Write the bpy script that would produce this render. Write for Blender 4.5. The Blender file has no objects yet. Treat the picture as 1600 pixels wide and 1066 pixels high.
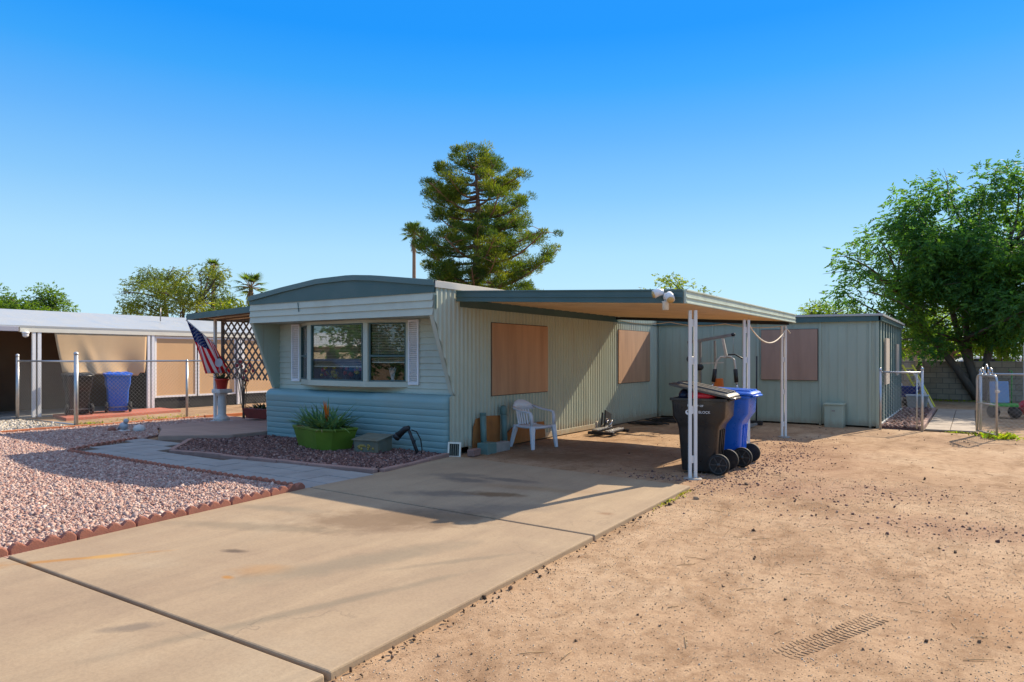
import bpy, math, random
import numpy as np
from mathutils import Vector, Matrix
R = math.radians
random.seed(7); rng = np.random.default_rng(11)
scene = bpy.context.scene
COL = scene.collection
PI = math.pi

# ------------------------------------------------------------------ materials
MATS = {}
def nd(nt, t, **kw):
    n = nt.nodes.new(t)
    for k, v in kw.items(): setattr(n, k, v)
    return n
def new_mat(name):
    m = bpy.data.materials.new(name); m.use_nodes = True
    nt = m.node_tree; nt.nodes.clear()
    out = nd(nt, 'ShaderNodeOutputMaterial'); b = nd(nt, 'ShaderNodeBsdfPrincipled')
    nt.links.new(b.outputs[0], out.inputs[0]); MATS[name] = m
    return m, nt, b, out
def noise(nt, vec, scale, detail=4, rough=.6, dist=0):
    n = nd(nt, 'ShaderNodeTexNoise'); n.inputs['Scale'].default_value = scale
    n.inputs['Detail'].default_value = detail; n.inputs['Roughness'].default_value = rough
    n.inputs['Distortion'].default_value = dist
    if vec is not None: nt.links.new(vec, n.inputs['Vector'])
    return n.outputs['Fac']
def ramp(nt, fac, stops):
    r = nd(nt, 'ShaderNodeValToRGB'); e = r.color_ramp.elements
    while len(e) < len(stops): e.new(.5)
    for el, (p, c) in zip(e, stops):
        el.position = p; el.color = (*c, 1) if len(c) == 3 else c
    nt.links.new(fac, r.inputs[0]); return r.outputs[0]
def mix(nt, fac, a, b, mode='MIX'):
    m = nd(nt, 'ShaderNodeMix', data_type='RGBA', blend_type=mode)
    for s, v in ((0, fac), (6, a), (7, b)):
        if hasattr(v, 'links') or hasattr(v, 'is_linked'): nt.links.new(v, m.inputs[s])
        elif s == 0: m.inputs[0].default_value = v
        else: m.inputs[s].default_value = (*v, 1)
    return m.outputs[2]
def math_n(nt, op, a, b=None, clamp=False):
    m = nd(nt, 'ShaderNodeMath', operation=op, use_clamp=clamp)
    for i, v in enumerate((a, b)):
        if v is None: continue
        if isinstance(v, (int, float)): m.inputs[i].default_value = v
        else: nt.links.new(v, m.inputs[i])
    return m.outputs[0]
def bump(nt, b, h, strength=.3, dist=.01, prev=None):
    n = nd(nt, 'ShaderNodeBump'); n.inputs['Strength'].default_value = strength
    n.inputs['Distance'].default_value = dist; nt.links.new(h, n.inputs['Height'])
    if prev is not None: nt.links.new(prev, n.inputs['Normal'])
    nt.links.new(n.outputs[0], b.inputs['Normal']); return n.outputs[0]
def pos(nt): return nd(nt, 'ShaderNodeNewGeometry').outputs['Position']
def stretch(nt, v, s):
    m = nd(nt, 'ShaderNodeMapping'); m.inputs['Scale'].default_value = s
    nt.links.new(v, m.inputs[0]); return m.outputs[0]

def paint(name, c, rough=.5, var=.12, scale=3, dirt=None, dscale=1.2, damt=.5, metal=0, bmp=.05, bscale=60, st=(1,1,1), spec=.4):
    """painted / plain material with uneven tone, blotches of dirt and a light bump"""
    m, nt, b, o = new_mat(name)
    p = stretch(nt, pos(nt), st)
    lo = tuple(x*(1-var) for x in c); hi = tuple(min(1, x*(1+var)) for x in c)
    col = ramp(nt, noise(nt, p, scale, 5), [(.3, lo), (.7, hi)])
    if dirt:
        f = ramp(nt, noise(nt, p, dscale, 8, .65), [(.48, (0,0,0)), (.72, (damt,)*3)])
        col = mix(nt, f, col, dirt)
    nt.links.new(col, b.inputs['Base Color'])
    b.inputs['Metallic'].default_value = metal; b.inputs['Specular IOR Level'].default_value = spec
    rr = ramp(nt, noise(nt, p, scale*4, 3), [(.3, (max(.05, rough-.1),)*3), (.7, (min(1, rough+.1),)*3)])
    nt.links.new(rr, b.inputs['Roughness'])
    if bmp: bump(nt, b, noise(nt, p, bscale, 3), bmp, .01)
    return m

def attr_mat(name, rough=.9, bmp=.3, bscale=120, transl=0, tint=(1,1,1), spec=.2, gain=1):
    """colour read from the mesh's own 'col' attribute (stones, leaves)"""
    m, nt, b, o = new_mat(name)
    a = nd(nt, 'ShaderNodeAttribute', attribute_name='col')
    col = mix(nt, 1, a.outputs['Color'], tint, 'MULTIPLY')
    nt.links.new(col, b.inputs['Base Color']); b.inputs['Roughness'].default_value = rough
    b.inputs['Specular IOR Level'].default_value = spec
    if bmp: bump(nt, b, noise(nt, pos(nt), bscale, 3), bmp, .004)
    if transl:
        t = nd(nt, 'ShaderNodeBsdfTranslucent')
        tc = mix(nt, 1, a.outputs['Color'], (1.5*gain, 1.25*gain, .35*gain), 'MULTIPLY'); nt.links.new(tc, t.inputs[0])
        ms = nd(nt, 'ShaderNodeMixShader'); ms.inputs[0].default_value = transl
        nt.links.new(b.outputs[0], ms.inputs[1]); nt.links.new(t.outputs[0], ms.inputs[2])
        nt.links.new(ms.outputs[0], o.inputs[0])
    return m

def blob(nt, p, x, y, rx, ry, ang=0, soft=.35, amt=1.0):
    """mask of one stain: a noisy ellipse in the ground plane"""
    mp = nd(nt, 'ShaderNodeMapping', vector_type='TEXTURE')
    mp.inputs['Location'].default_value = (x, y, 0); mp.inputs['Rotation'].default_value = (0, 0, ang)
    mp.inputs['Scale'].default_value = (rx, ry, 1000)
    nt.links.new(p, mp.inputs[0])
    l = nd(nt, 'ShaderNodeVectorMath', operation='LENGTH'); nt.links.new(mp.outputs[0], l.inputs[0])
    n = noise(nt, p, 5, 6, .65)
    d = math_n(nt, 'ADD', l.outputs['Value'], math_n(nt, 'MULTIPLY', math_n(nt, 'SUBTRACT', n, .5), 1.8))
    mr = nd(nt, 'ShaderNodeMapRange'); nt.links.new(d, mr.inputs[0])
    mr.inputs[1].default_value = 1+soft; mr.inputs[2].default_value = 1-soft
    mr.inputs[3].default_value = 0; mr.inputs[4].default_value = amt
    return mr.outputs[0]

def add_transl(name, c, f):
    nt = MATS[name].node_tree; o = [n for n in nt.nodes if n.type == 'OUTPUT_MATERIAL'][0]; b = [n for n in nt.nodes if n.type == 'BSDF_PRINCIPLED'][0]
    t = nd(nt, 'ShaderNodeBsdfTranslucent'); t.inputs[0].default_value = (*c, 1); ms = nd(nt, 'ShaderNodeMixShader'); ms.inputs[0].default_value = f
    nt.links.new(b.outputs[0], ms.inputs[1]); nt.links.new(t.outputs[0], ms.inputs[2]); nt.links.new(ms.outputs[0], o.inputs[0])
def mud_splash(name, top=.32, c=(.34, .23, .13), amt=.75):
    nt = MATS[name].node_tree; b = [n for n in nt.nodes if n.type == 'BSDF_PRINCIPLED'][0]; src = b.inputs['Base Color'].links[0].from_socket
    p = pos(nt); sz = nd(nt, 'ShaderNodeSeparateXYZ'); nt.links.new(p, sz.inputs[0])
    n = noise(nt, stretch(nt, p, (5, 5, 1.2)), 1.5, 6, .7)
    h = math_n(nt, 'SUBTRACT', sz.outputs[2], math_n(nt, 'MULTIPLY', n, top*1.6))
    mr = nd(nt, 'ShaderNodeMapRange'); nt.links.new(h, mr.inputs[0]); mr.inputs[1].default_value = .0; mr.inputs[2].default_value = -top*.7; mr.inputs[3].default_value = 0; mr.inputs[4].default_value = amt
    col = mix(nt, mr.outputs[0], src, c)
    st = ramp(nt, noise(nt, stretch(nt, p, (16, 16, .5)), 1.0, 5, .7), [(.56, (0,)*3), (.72, (.32,)*3)])
    nt.links.new(mix(nt, st, col, (c[0]*.9, c[1]*.8, c[2]*.7)), b.inputs['Base Color'])
# --- ground materials
def m_dirt():
    m, nt, b, o = new_mat('dirt'); p = pos(nt)
    col = ramp(nt, noise(nt, p, .55, 8, .62), [(.3, (.295, .187, .112)), (.5, (.397, .264, .160)), (.72, (.472, .338, .218))])
    fine = ramp(nt, noise(nt, p, 95, 4, .85), [(.30, (.50, .48, .46)), (.46, (.95,)*3), (.56, (1.05,)*3), (.72, (1.5, 1.48, 1.42))])
    col = mix(nt, .9, col, fine, 'MULTIPLY')
    broad = ramp(nt, noise(nt, stretch(nt, p, (1, .45, 1)), 2.6, 6, .7, .8), [(.33, (.70, .65, .60)), (.5, (1, 1, 1)), (.68, (1.10, 1.11, 1.12))])
    col = mix(nt, .9, col, broad, 'MULTIPLY')
    mid = ramp(nt, noise(nt, p, 9, 6, .7), [(.34, (.66, .60, .56)), (.55, (1, 1, 1))])
    col = mix(nt, .7, col, mid, 'MULTIPLY')
    v = nd(nt, 'ShaderNodeTexVoronoi'); v.inputs['Scale'].default_value = 38; nt.links.new(p, v.inputs['Vector'])
    spk = ramp(nt, v.outputs['Distance'], [(.10, (1,)*3), (.17, (0,)*3)])
    spk2 = mix(nt, 1, spk, ramp(nt, noise(nt, p, 1.7, 4), [(.42, (0,)*3), (.7, (.8,)*3)]), 'MULTIPLY')
    col = mix(nt, spk2, col, (.16, .10, .065))
    for (x, y, rx, ry, a, c, am) in ((-5.6, 9.6, 1.0, .5, .3, (.20, .115, .06), .8), (-4.9, 10.8, 1.2, .5, 0, (.22, .13, .07), .7),
                                     (-1.6, 8.9, 1.3, .5, .4, (.27, .15, .10), .35), (-.2, 7.6, 1.0, .45, .2, (.27, .15, .10), .35),
                                     (-2.3, 11.2, 1.0, 2.2, .1, (.25, .135, .09), .4), (-1.2, 2.6, 1.0, .35, .5, (.25, .155, .085), .5), (.7, 5.2, .8, .4, .2, (.33, .19, .10), .6)):
        col = mix(nt, blob(nt, p, x, y, rx, ry, a, .6, am), col, c)
    nt.links.new(col, b.inputs['Base Color']); b.inputs['Roughness'].default_value = .95
    b.inputs['Specular IOR Level'].default_value = .1
    n1 = bump(nt, b, noise(nt, p, 9, 3, .6), .22, .03)
    bump(nt, b, noise(nt, p, 110, 2, .6), .45, .006, n1)
def m_concrete():
    m, nt, b, o = new_mat('driveway_concrete'); p = pos(nt)
    col = ramp(nt, noise(nt, p, .8, 8, .6), [(.3, (.305, .218, .143)), (.55, (.365, .270, .174)), (.75, (.395, .308, .207))])
    pst = stretch(nt, p, (2.2, .35, 1))
    col = mix(nt, .5, col, ramp(nt, noise(nt, pst, 1.6, 7, .65, .6), [(.35, (.78, .76, .76)), (.6, (1.05, 1.03, 1.0))]), 'MULTIPLY')
    col = mix(nt, .6, col, ramp(nt, noise(nt, p, 55, 3, .7), [(.3, (.80,)*3), (.6, (1.05,)*3)]), 'MULTIPLY')
    warm = (.37, .18, .05); dk = (.13, .105, .085)
    for (x, y, rx, ry, a, c, am) in (
        (-4.75, 4.75, .75, .42, .75, (.17, .11, .065), .75), (-4.3, 5.15, .5, .3, .6, (.16, .105, .06), .6),
        (-5.0, 6.1, .55, .14, .5, dk, .7), (-5.35, 6.9, .3, .13, .2, dk, .75), (-4.9, 7.2, .35, .1, .1, dk, .75),
        (-4.55, 6.35, .3, .12, .3, (.16, .09, .04), .85), (-5.7, 7.1, .4, .15, .4, dk, .55), (-4.1, 5.75, .6, .2, .7, dk, .45),
        (-4.35, 6.9, .6, .12, .2, (.26, .16, .08), .5),
        (-4.95, 3.32, .10, .05, .4, (.10, .07, .05), .85), (-5.75, 2.55, .45, .035, .95, warm, .85), (-5.65, 2.68, .16, .05, .95, (.46, .27, .09), .8),
        (-6.2, 1.9, .3, .12, .9, warm, .5), (-4.35, 3.15, .2, .12, .5, warm, .35), (-4.4, 2.9, .05, .03, 0, warm, .9),
        (-4.3, 1.25, .16, .05, .75, dk, .75), (-4.05, 2.05, .13, .05, .9, dk, .6), (-3.9, 3.7, .9, .16, 1.2, (.20, .165, .115), .55),
        (-3.4, 2.9, 1.0, .05, 1.25, (.18, .15, .105), .5), (-5.5, 3.9, .8, .12, .4, (.19, .15, .10), .5), (-3.3, 4.1, .5, .04, 1.0, (.2, .16, .11), .5),
        (-6.0, 4.5, .5, .1, .3, (.2, .165, .115), .5), (-3.05, 6.2, .07, .05, 0, (.22, .12, .06), .6)):
        col = mix(nt, blob(nt, p, x, y, rx, ry, a, .45, am), col, c)
    ag = nd(nt, 'ShaderNodeTexVoronoi'); ag.inputs['Scale'].default_value = 130; nt.links.new(p, ag.inputs['Vector'])
    pit = mix(nt, 1, ramp(nt, ag.outputs['Distance'], [(.12, (1,)*3), (.2, (0,)*3)]), ramp(nt, noise(nt, p, 3, 5, .7), [(.50, (0,)*3), (.66, (.6,)*3)]), 'MULTIPLY')
    col = mix(nt, pit, col, (.15, .115, .075))
    wv = nd(nt, 'ShaderNodeTexVoronoi', feature='DISTANCE_TO_EDGE'); wv.inputs['Scale'].default_value = .33
    wob = nd(nt, 'ShaderNodeVectorMath', operation='ADD'); nt.links.new(p, wob.inputs[0]); nz = nd(nt, 'ShaderNodeTexNoise'); nz.inputs['Scale'].default_value = 2.2; nz.inputs['Detail'].default_value = 6; nt.links.new(p, nz.inputs['Vector']); nt.links.new(nz.outputs['Color'], wob.inputs[1]); nt.links.new(wob.outputs[0], wv.inputs['Vector'])
    crack = mix(nt, 1, ramp(nt, wv.outputs['Distance'], [(.0008, (1,)*3), (.0022, (0,)*3)]), ramp(nt, noise(nt, p, .7, 3), [(.45, (0,)*3), (.60, (.4,)*3)]), 'MULTIPLY')
    col = mix(nt, crack, col, (.13, .10, .07))
    nt.links.new(col, b.inputs['Base Color']); b.inputs['Roughness'].default_value = .82
    b.inputs['Specular IOR Level'].default_value = .25
    bump(nt, b, noise(nt, p, 80, 4, .7), .18, .004)
def m_gravel_base(name, a, c):
    m, nt, b, o = new_mat(name); p = pos(nt)
    v = nd(nt, 'ShaderNodeTexVoronoi'); v.inputs['Scale'].default_value = 34; nt.links.new(p, v.inputs['Vector'])
    col = mix(nt, v.outputs['Color'], a, c)
    nt.links.new(col, b.inputs['Base Color']); b.inputs['Roughness'].default_value = .95
    bump(nt, b, v.outputs['Distance'], 1, .02)
m_dirt(); m_concrete()
m_gravel_base('pink_gravel_base', (.20, .12, .10), (.42, .28, .24))
m_gravel_base('dark_gravel_base', (.08, .045, .045), (.20, .115, .11))
m_gravel_base('grey_gravel_base', (.28, .23, .17), (.48, .42, .33))
attr_mat('stones', .9, .4, 150)
attr_mat('leaves', .6, 0, transl=.5, spec=.25, gain=1.9)
attr_mat('needles', .6, 0, transl=.42, spec=.25, gain=1.6)
attr_mat('succulent', .4, 0, transl=.15, spec=.5)

paint('sage_siding', (.50, .53, .43), .5, .05, 1.5, (.30, .24, .15), 1.6, .25, bmp=.04)
paint('sage_side', (.43, .48, .375), .52, .06, 1.2, (.42, .36, .25), 1.0, .30, bmp=.04, spec=.9)
paint('teal_skirt', (.215, .35, .345), .45, .07, 1.6, (.30, .27, .20), 1.3, .28, bmp=.05, st=(.5, 1, 1))
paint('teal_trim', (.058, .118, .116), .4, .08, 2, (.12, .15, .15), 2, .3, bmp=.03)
paint('teal_rim', (.095, .165, .165), .4, .08, 2, (.16, .19, .18), 2, .3, bmp=.03)
paint('pale_trim', (.53, .60, .50), .45, .06, 2, (.25, .22, .16), 3, .4, bmp=.03)
paint('shed_siding', (.35, .41, .325), .6, .07, 1.3, (.36, .39, .31), 2.2, .25, bmp=.06, st=(2, 2, .6))
paint('roof_cream', (.62, .56, .46), .55, .08, 1.0, (.40, .33, .22), 1.5, .4)
paint('roof_white', (.42, .425, .41), .4, .05, .8, (.33, .33, .315), .8, .4, st=(.4, 1, 1))
paint('white_paint', (.74, .74, .71), .45, .05, 3, (.42, .35, .26), 3, .45, bmp=.05, st=(1, 1, .35))
paint('white_clean', (.80, .80, .80), .4, .03, 3, (.6, .57, .5), 4, .25)
paint('ceiling_tan', (.80, .62, .38), .6, .07, .9, (.50, .35, .19), 1.3, .45)
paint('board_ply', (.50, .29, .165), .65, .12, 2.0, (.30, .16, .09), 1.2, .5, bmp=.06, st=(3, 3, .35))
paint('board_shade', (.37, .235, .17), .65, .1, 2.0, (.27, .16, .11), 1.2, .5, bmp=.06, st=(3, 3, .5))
paint('rust_ply', (.42, .165, .045), .8, .2, 5, (.19, .08, .03), 3, .75, bmp=.15, st=(1, 1, .6))
paint('dark_edge', (.03, .03, .03), .8, .1)
paint('plastic_white', (.72, .73, .76), .35, .03, 4, (.55, .54, .5), 6, .25, bmp=.02, spec=.5)
paint('bin_black', (.012, .013, .014), .36, .12, 6, (.018, .018, .017), 2, .3, bmp=0, spec=.6)
paint('bin_lid', (.045, .045, .043), .42, .15, 6, (.10, .09, .075), 3, .5, bmp=.03, spec=.5)
paint('bin_blue', (.008, .13, .62), .33, .08, 5, (.04, .14, .50), 3, .25, bmp=.02, spec=.5)
paint('rubber', (.016, .016, .016), .75, .2, 20, (.08, .065, .05), 8, .4)
paint('bag_red', (.55, .02, .035), .35, .1, 10); paint('bag_navy', (.015, .02, .05), .3, .1, 10, bmp=.3, bscale=25)
paint('galvanised', (.50, .51, .52), .38, .1, 8, (.36, .35, .33), 5, .4, metal=.75)
paint('wire', (.33, .33, .33), .5, .08, 8, metal=.3)
paint('black_metal', (.02, .02, .022), .45, .1, 10, (.06, .05, .04), 6, .3)
paint('grey_metal', (.30, .29, .28), .4, .1, 8, (.18, .12, .08), 5, .4, metal=.4)
paint('orange_pad', (.62, .16, .03), .5, .1, 8); paint('beige_tube', (.52, .49, .44), .4, .1, 8)
paint('lime_planter', (.14, .225, .025), .42, .10, 3, (.08, .12, .02), 2.5, .4, bmp=.05)
paint('soil', (.10, .065, .04), .95, .2, 20, bmp=.5)
paint('dead_leaf', (.36, .24, .12), .8, .2, 8)
paint('mail_metal', (.16, .165, .125), .55, .15, 8, (.20, .13, .05), 6, .6, bmp=.1)
paint('brass_relief', (.38, .26, .06), .45, .2, 20, (.14, .10, .04), 10, .6)
paint('pipe_green', (.13, .22, .195), .45, .08, 4, (.2, .2, .15), 5, .3)
paint('brick_red', (.30, .115, .075), .85, .12, 8, (.20, .10, .075), 5, .5, bmp=.3, bscale=90)
paint('edger_pink', (.33, .20, .165), .88, .12, 6, (.20, .12, .10), 4, .5, bmp=.3, bscale=90)
paint('edger_orange', (.46, .15, .06), .85, .12, 6, (.30, .12, .07), 4, .5, bmp=.2)
paint('paver_grey', (.30, .285, .265), .85, .1, 3, (.18, .155, .14), 1.3, .5, bmp=.2, bscale=90)
paint('paver_tan', (.33, .27, .215), .85, .1, 3, (.2, .15, .12), 1.3, .5, bmp=.2, bscale=90)
paint('flagstone', (.38, .25, .19), .85, .12, 2.5, (.24, .17, .14), 1.2, .55, bmp=.25, bscale=60, st=(.6, 2, 2))
paint('red_slab', (.45, .145, .095), .85, .1, 3, (.32, .16, .11), 2, .5, bmp=.1)
paint('concrete_block', (.36, .33, .29), .9, .1, 6, (.22, .19, .16), 4, .4, bmp=.3)
paint('shade_cloth', (.56, .385, .22), .9, .06, 2, (.47, .31, .165), 1, .4, bmp=.3, bscale=150)
paint('screen_tan', (.64, .40, .205), .85, .05, 1, (.56, .34, .165), .8, .35, bmp=.1, bscale=200)
paint('brown_siding', (.17, .105, .06), .7, .08, 3); paint('olive_siding', (.20, .165, .105), .7, .08, 3)
paint('beam_cream', (.74, .71, .60), .6, .06, 2, (.45, .4, .3), 2, .4)
paint('gutter_grey', (.36, .36, .42), .5, .05, 2)
paint('stone_white', (.60, .575, .54), .8, .08, 8, (.36, .33, .29), 6, .5, bmp=.35, bscale=50)
paint('pot_red', (.52, .035, .02), .4, .1, 5, (.3, .05, .03), 5, .3); paint('trough_red', (.20, .035, .028), .6, .15, 5)
paint('sign_grey', (.42, .44, .46), .5, .05, 8); paint('lattice_brown', (.155, .125, .105), .75, .1, 6)
paint('flag_red', (.72, .03, .06), .75, .05, 5); paint('flag_white', (.78, .77, .76), .75, .03, 5); paint('flag_blue', (.02, .045, .22), .75, .08, 5)
paint('bark', (.13, .095, .07), .9, .25, 12, (.07, .05, .035), 6, .6, bmp=.8, bscale=25, st=(1, 1, .3))
paint('pine_bark', (.23, .125, .075), .9, .25, 8, (.10, .06, .04), 4, .6, bmp=.8, bscale=20, st=(1, 1, .4))
paint('palm_bark', (.26, .17, .11), .9, .2, 6, bmp=.6, bscale=20)
paint('yellow_paint', (.62, .52, .05), .5, .1, 6); paint('toy_green', (.05, .32, .05), .45, .1, 6); paint('board_blue', (.18, .29, .48), .5, .06, 4)
paint('far_brick', (.42, .235, .165), .85, .12, 6); paint('far_white', (.70, .70, .70), .5, .05, 2)
paint('picket', (.50, .42, .33), .8, .12, 5); paint('asphalt', (.055, .053, .052), .9, .2, 30, bmp=.4)
paint('car_navy', (.015, .025, .07), .2, .05, 3, spec=.6); paint('car_white', (.75, .75, .75), .25, .03, 3, spec=.6)
paint('stucco', (.52, .44, .34), .85, .06, 3); paint('flower_yellow', (.75, .50, .02), .6, .1, 8); paint('flower_red', (.62, .07, .03), .6, .1, 8)
paint('flower_pink', (.70, .16, .20), .6, .1, 8); paint('flower_orange', (.75, .20, .02), .5, .1, 8); paint('amber_glass', (.62, .42, .16), .25, .1, 8)
paint('black_box', (.012, .012, .012), .6, .1); paint('interior', (.16, .12, .09), .9, .2, 2); paint('blind_slat', (.78, .70, .56), .5, .04, 4)
paint('rope_white', (.70, .62, .50), .8, .1, 10); paint('chrome', (.6, .6, .6), .25, .05, 5, metal=.9)

add_transl('flag_red', (.85, .04, .07), .6); add_transl('flag_white', (.95, .93, .9), .6); add_transl('flag_blue', (.03, .06, .28), .4)
mud_splash('sage_side'); mud_splash('shed_siding', .22, (.26, .19, .12), .6)
def m_block():
    m, nt, b, o = new_mat('block_wall'); p = pos(nt)
    sw = nd(nt, 'ShaderNodeSeparateXYZ'); nt.links.new(p, sw.inputs[0])
    cb = nd(nt, 'ShaderNodeCombineXYZ')
    nt.links.new(math_n(nt, 'ADD', sw.outputs[0], sw.outputs[1]), cb.inputs[0]); nt.links.new(sw.outputs[2], cb.inputs[1])
    br = nd(nt, 'ShaderNodeTexBrick'); nt.links.new(cb.outputs[0], br.inputs[0])
    br.inputs['Scale'].default_value = 1; br.inputs['Brick Width'].default_value = .405; br.inputs['Row Height'].default_value = .203
    br.inputs['Mortar Size'].default_value = .012; br.inputs['Color1'].default_value = (.38, .26, .165, 1)
    br.inputs['Color2'].default_value = (.45, .32, .21, 1); br.inputs['Mortar'].default_value = (.22, .155, .105, 1)
    col = mix(nt, .6, br.outputs['Color'], ramp(nt, noise(nt, p, 5, 6), [(.3, (.75,)*3), (.7, (1.1,)*3)]), 'MULTIPLY')
    nt.links.new(col, b.inputs['Base Color']); b.inputs['Roughness'].default_value = .95
    bump(nt, b, br.outputs['Fac'], -.5, .02)
m_block()
def m_glass():
    m, nt, b, o = new_mat('window_glass')
    t = nd(nt, 'ShaderNodeBsdfTransparent'); t.inputs[0].default_value = (.86, .9, .9, 1)
    g = nd(nt, 'ShaderNodeBsdfGlossy'); g.inputs['Roughness'].default_value = .015
    lw = nd(nt, 'ShaderNodeLayerWeight'); lw.inputs[0].default_value = .35
    f = math_n(nt, 'ADD', math_n(nt, 'MULTIPLY', lw.outputs['Fresnel'], .30), .045, True)
    ms = nd(nt, 'ShaderNodeMixShader'); nt.links.new(f, ms.inputs[0])
    nt.links.new(t.outputs[0], ms.inputs[1]); nt.links.new(g.outputs[0], ms.inputs[2]); nt.links.new(ms.outputs[0], o.inputs[0])
    nt.nodes.remove(b)
m_glass()

# ------------------------------------------------------------------ mesh builder
def frame_z(d):
    d = Vector(d).normalized(); up = Vector((0, 0, 1)) if abs(d.z) < .95 else Vector((1, 0, 0))
    x = d.cross(up).normalized(); return x, x.cross(d).normalized()
class MB:
    def __init__(s): s.v = []; s.f = []; s.mi = []; s.cm = 0; s.smooth = False; s.sm = []
    def add(s, vs, fs):
        n = len(s.v); s.v += [tuple(v) for v in vs]
        for f in fs: s.f.append(tuple(i+n for i in f)); s.mi.append(s.cm); s.sm.append(s.smooth)
        return s
    def box(s, x0, x1, y0, y1, z0, z1):
        return s.add([(x0,y0,z0),(x1,y0,z0),(x1,y1,z0),(x0,y1,z0),(x0,y0,z1),(x1,y0,z1),(x1,y1,z1),(x0,y1,z1)],
                     [(0,3,2,1),(4,5,6,7),(0,1,5,4),(1,2,6,5),(2,3,7,6),(3,0,4,7)])
    def obox(s, c, a, b, d):
        """box from centre and three half-axis vectors"""
        c, a, b, d = map(Vector, (c, a, b, d))
        vs = [c+i*a+j*b+k*d for k in (-1,1) for i, j in ((-1,-1),(1,-1),(1,1),(-1,1))]
        return s.add(vs, [(0,3,2,1),(4,5,6,7),(0,1,5,4),(1,2,6,5),(2,3,7,6),(3,0,4,7)])
    def bar(s, p0, p1, w, h, up=(0,0,1)):
        p0, p1 = Vector(p0), Vector(p1); d = (p1-p0); u = Vector(up)
        x = d.cross(u)
        if x.length < 1e-6: x = d.cross(Vector((1,0,0)))
        x.normalize(); z = x.cross(d).normalized()
        return s.obox((p0+p1)/2, d/2, x*w/2, z*h/2)
    def tube(s, pts, r, n=8, cap=True):
        pts = [Vector(p) for p in pts]; rs = r if isinstance(r, (list, tuple)) else [r]*len(pts)
        base = len(s.v); vs = []; fs = []; px = None
        for i, p in enumerate(pts):
            d = (pts[min(i+1, len(pts)-1)]-pts[max(i-1, 0)])
            if d.length < 1e-9: d = Vector((0,0,1))
            d.normalize()
            if px is None: x, y = frame_z(d)
            else:
                x = px - d*px.dot(d)
                if x.length < 1e-6: x, _ = frame_z(d)
                x.normalize(); y = x.cross(d).normalized()
            px = x
            for k in range(n):
                a = 2*PI*k/n; vs.append(p + (x*math.cos(a)+y*math.sin(a))*rs[i])
        for i in range(len(pts)-1):
            for k in range(n):
                k2 = (k+1) % n; fs.append((i*n+k, (i+1)*n+k, (i+1)*n+k2, i*n+k2))
        if cap: fs.append(tuple(range(n))); fs.append(tuple(reversed(range((len(pts)-1)*n, len(pts)*n))))
        sm = s.smooth; s.smooth = True; s.add(vs, fs); s.smooth = sm
        return s
    def lathe(s, prof, c=(0,0,0), n=20):
        vs = []; fs = []
        for (r, z) in prof:
            for k in range(n):
                a = 2*PI*k/n; vs.append((c[0]+r*math.cos(a), c[1]+r*math.sin(a), c[2]+z))
        for i in range(len(prof)-1):
            for k in range(n):
                k2 = (k+1) % n; fs.append((i*n+k, i*n+k2, (i+1)*n+k2, (i+1)*n+k))
        fs.append(tuple(reversed(range(n)))); fs.append(tuple(range((len(prof)-1)*n, len(prof)*n)))
        sm = s.smooth; s.smooth = True; s.add(vs, fs); s.smooth = sm
        return s
    def prism(s, poly, z0, z1):
        """polygon in the ground plane (counter-clockwise) raised from z0 to z1"""
        n = len(poly); vs = [(x, y, z0) for x, y in poly]+[(x, y, z1) for x, y in poly]
        fs = [tuple(reversed(range(n))), tuple(range(n, 2*n))]+[(i, (i+1) % n, n+(i+1) % n, n+i) for i in range(n)]
        return s.add(vs, fs)
    def slabpoly(s, pts, off):
        """closed slab from any planar outline and a thickness vector"""
        n = len(pts); o = Vector(off); vs = [Vector(p) for p in pts]; vs = vs+[v+o for v in vs]
        return s.add(vs, [tuple(reversed(range(n))), tuple(range(n, 2*n))]+[(i, (i+1) % n, n+(i+1) % n, n+i) for i in range(n)])
    def loft(s, secs, cap=True, close=True):
        n = len(secs[0]); vs = [p for sec in secs for p in sec]; fs = []
        for i in range(len(secs)-1):
            for k in range(n if close else n-1):
                k2 = (k+1) % n; fs.append((i*n+k, i*n+k2, (i+1)*n+k2, (i+1)*n+k))
        if cap: fs.append(tuple(reversed(range(n)))); fs.append(tuple(range((len(secs)-1)*n, len(secs)*n)))
        return s.add(vs, fs)
    def ball(s, c, r, n=10, sq=(1,1,1), jit=0):
        m = max(4, n//2); secs = []
        for i in range(m+1):
            t = PI*i/m; rr = math.sin(t) if 0 < i < m else .02
            secs.append([(c[0]+sq[0]*r*rr*math.cos(2*PI*k/n)*(1+jit*random.uniform(-1,1)), c[1]+sq[1]*r*rr*math.sin(2*PI*k/n)*(1+jit*random.uniform(-1,1)), c[2]-sq[2]*r*math.cos(t)) for k in range(n)])
        sm = s.smooth; s.smooth = True; s.loft(secs); s.smooth = sm
        return s
    def build(s, name, mats, parent=None, local=False, bevel=0, smooth=None, auto=None):
        me = bpy.data.meshes.new(name)
        off = Vector((0,0,0))
        if parent is not None and not local:
            q = parent
            while q is not None: off += q.location; q = q.parent
        me.from_pydata([(v[0]-off.x, v[1]-off.y, v[2]-off.z) for v in s.v], [], s.f)
        if not isinstance(mats, (list, tuple)): mats = [mats]
        for m in mats: me.materials.append(MATS[m])
        me.polygons.foreach_set('material_index', s.mi)
        me.polygons.foreach_set('use_smooth', s.sm if smooth is None else [smooth]*len(s.f))
        me.update(); me.validate()
        o = bpy.data.objects.new(name, me); COL.objects.link(o)
        if parent is not None: o.parent = parent
        if bevel:
            b = o.modifiers.new('Bevel', 'BEVEL'); b.width = bevel; b.segments = 2; b.limit_method = 'ANGLE'; b.angle_limit = R(40)
        return o
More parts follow.
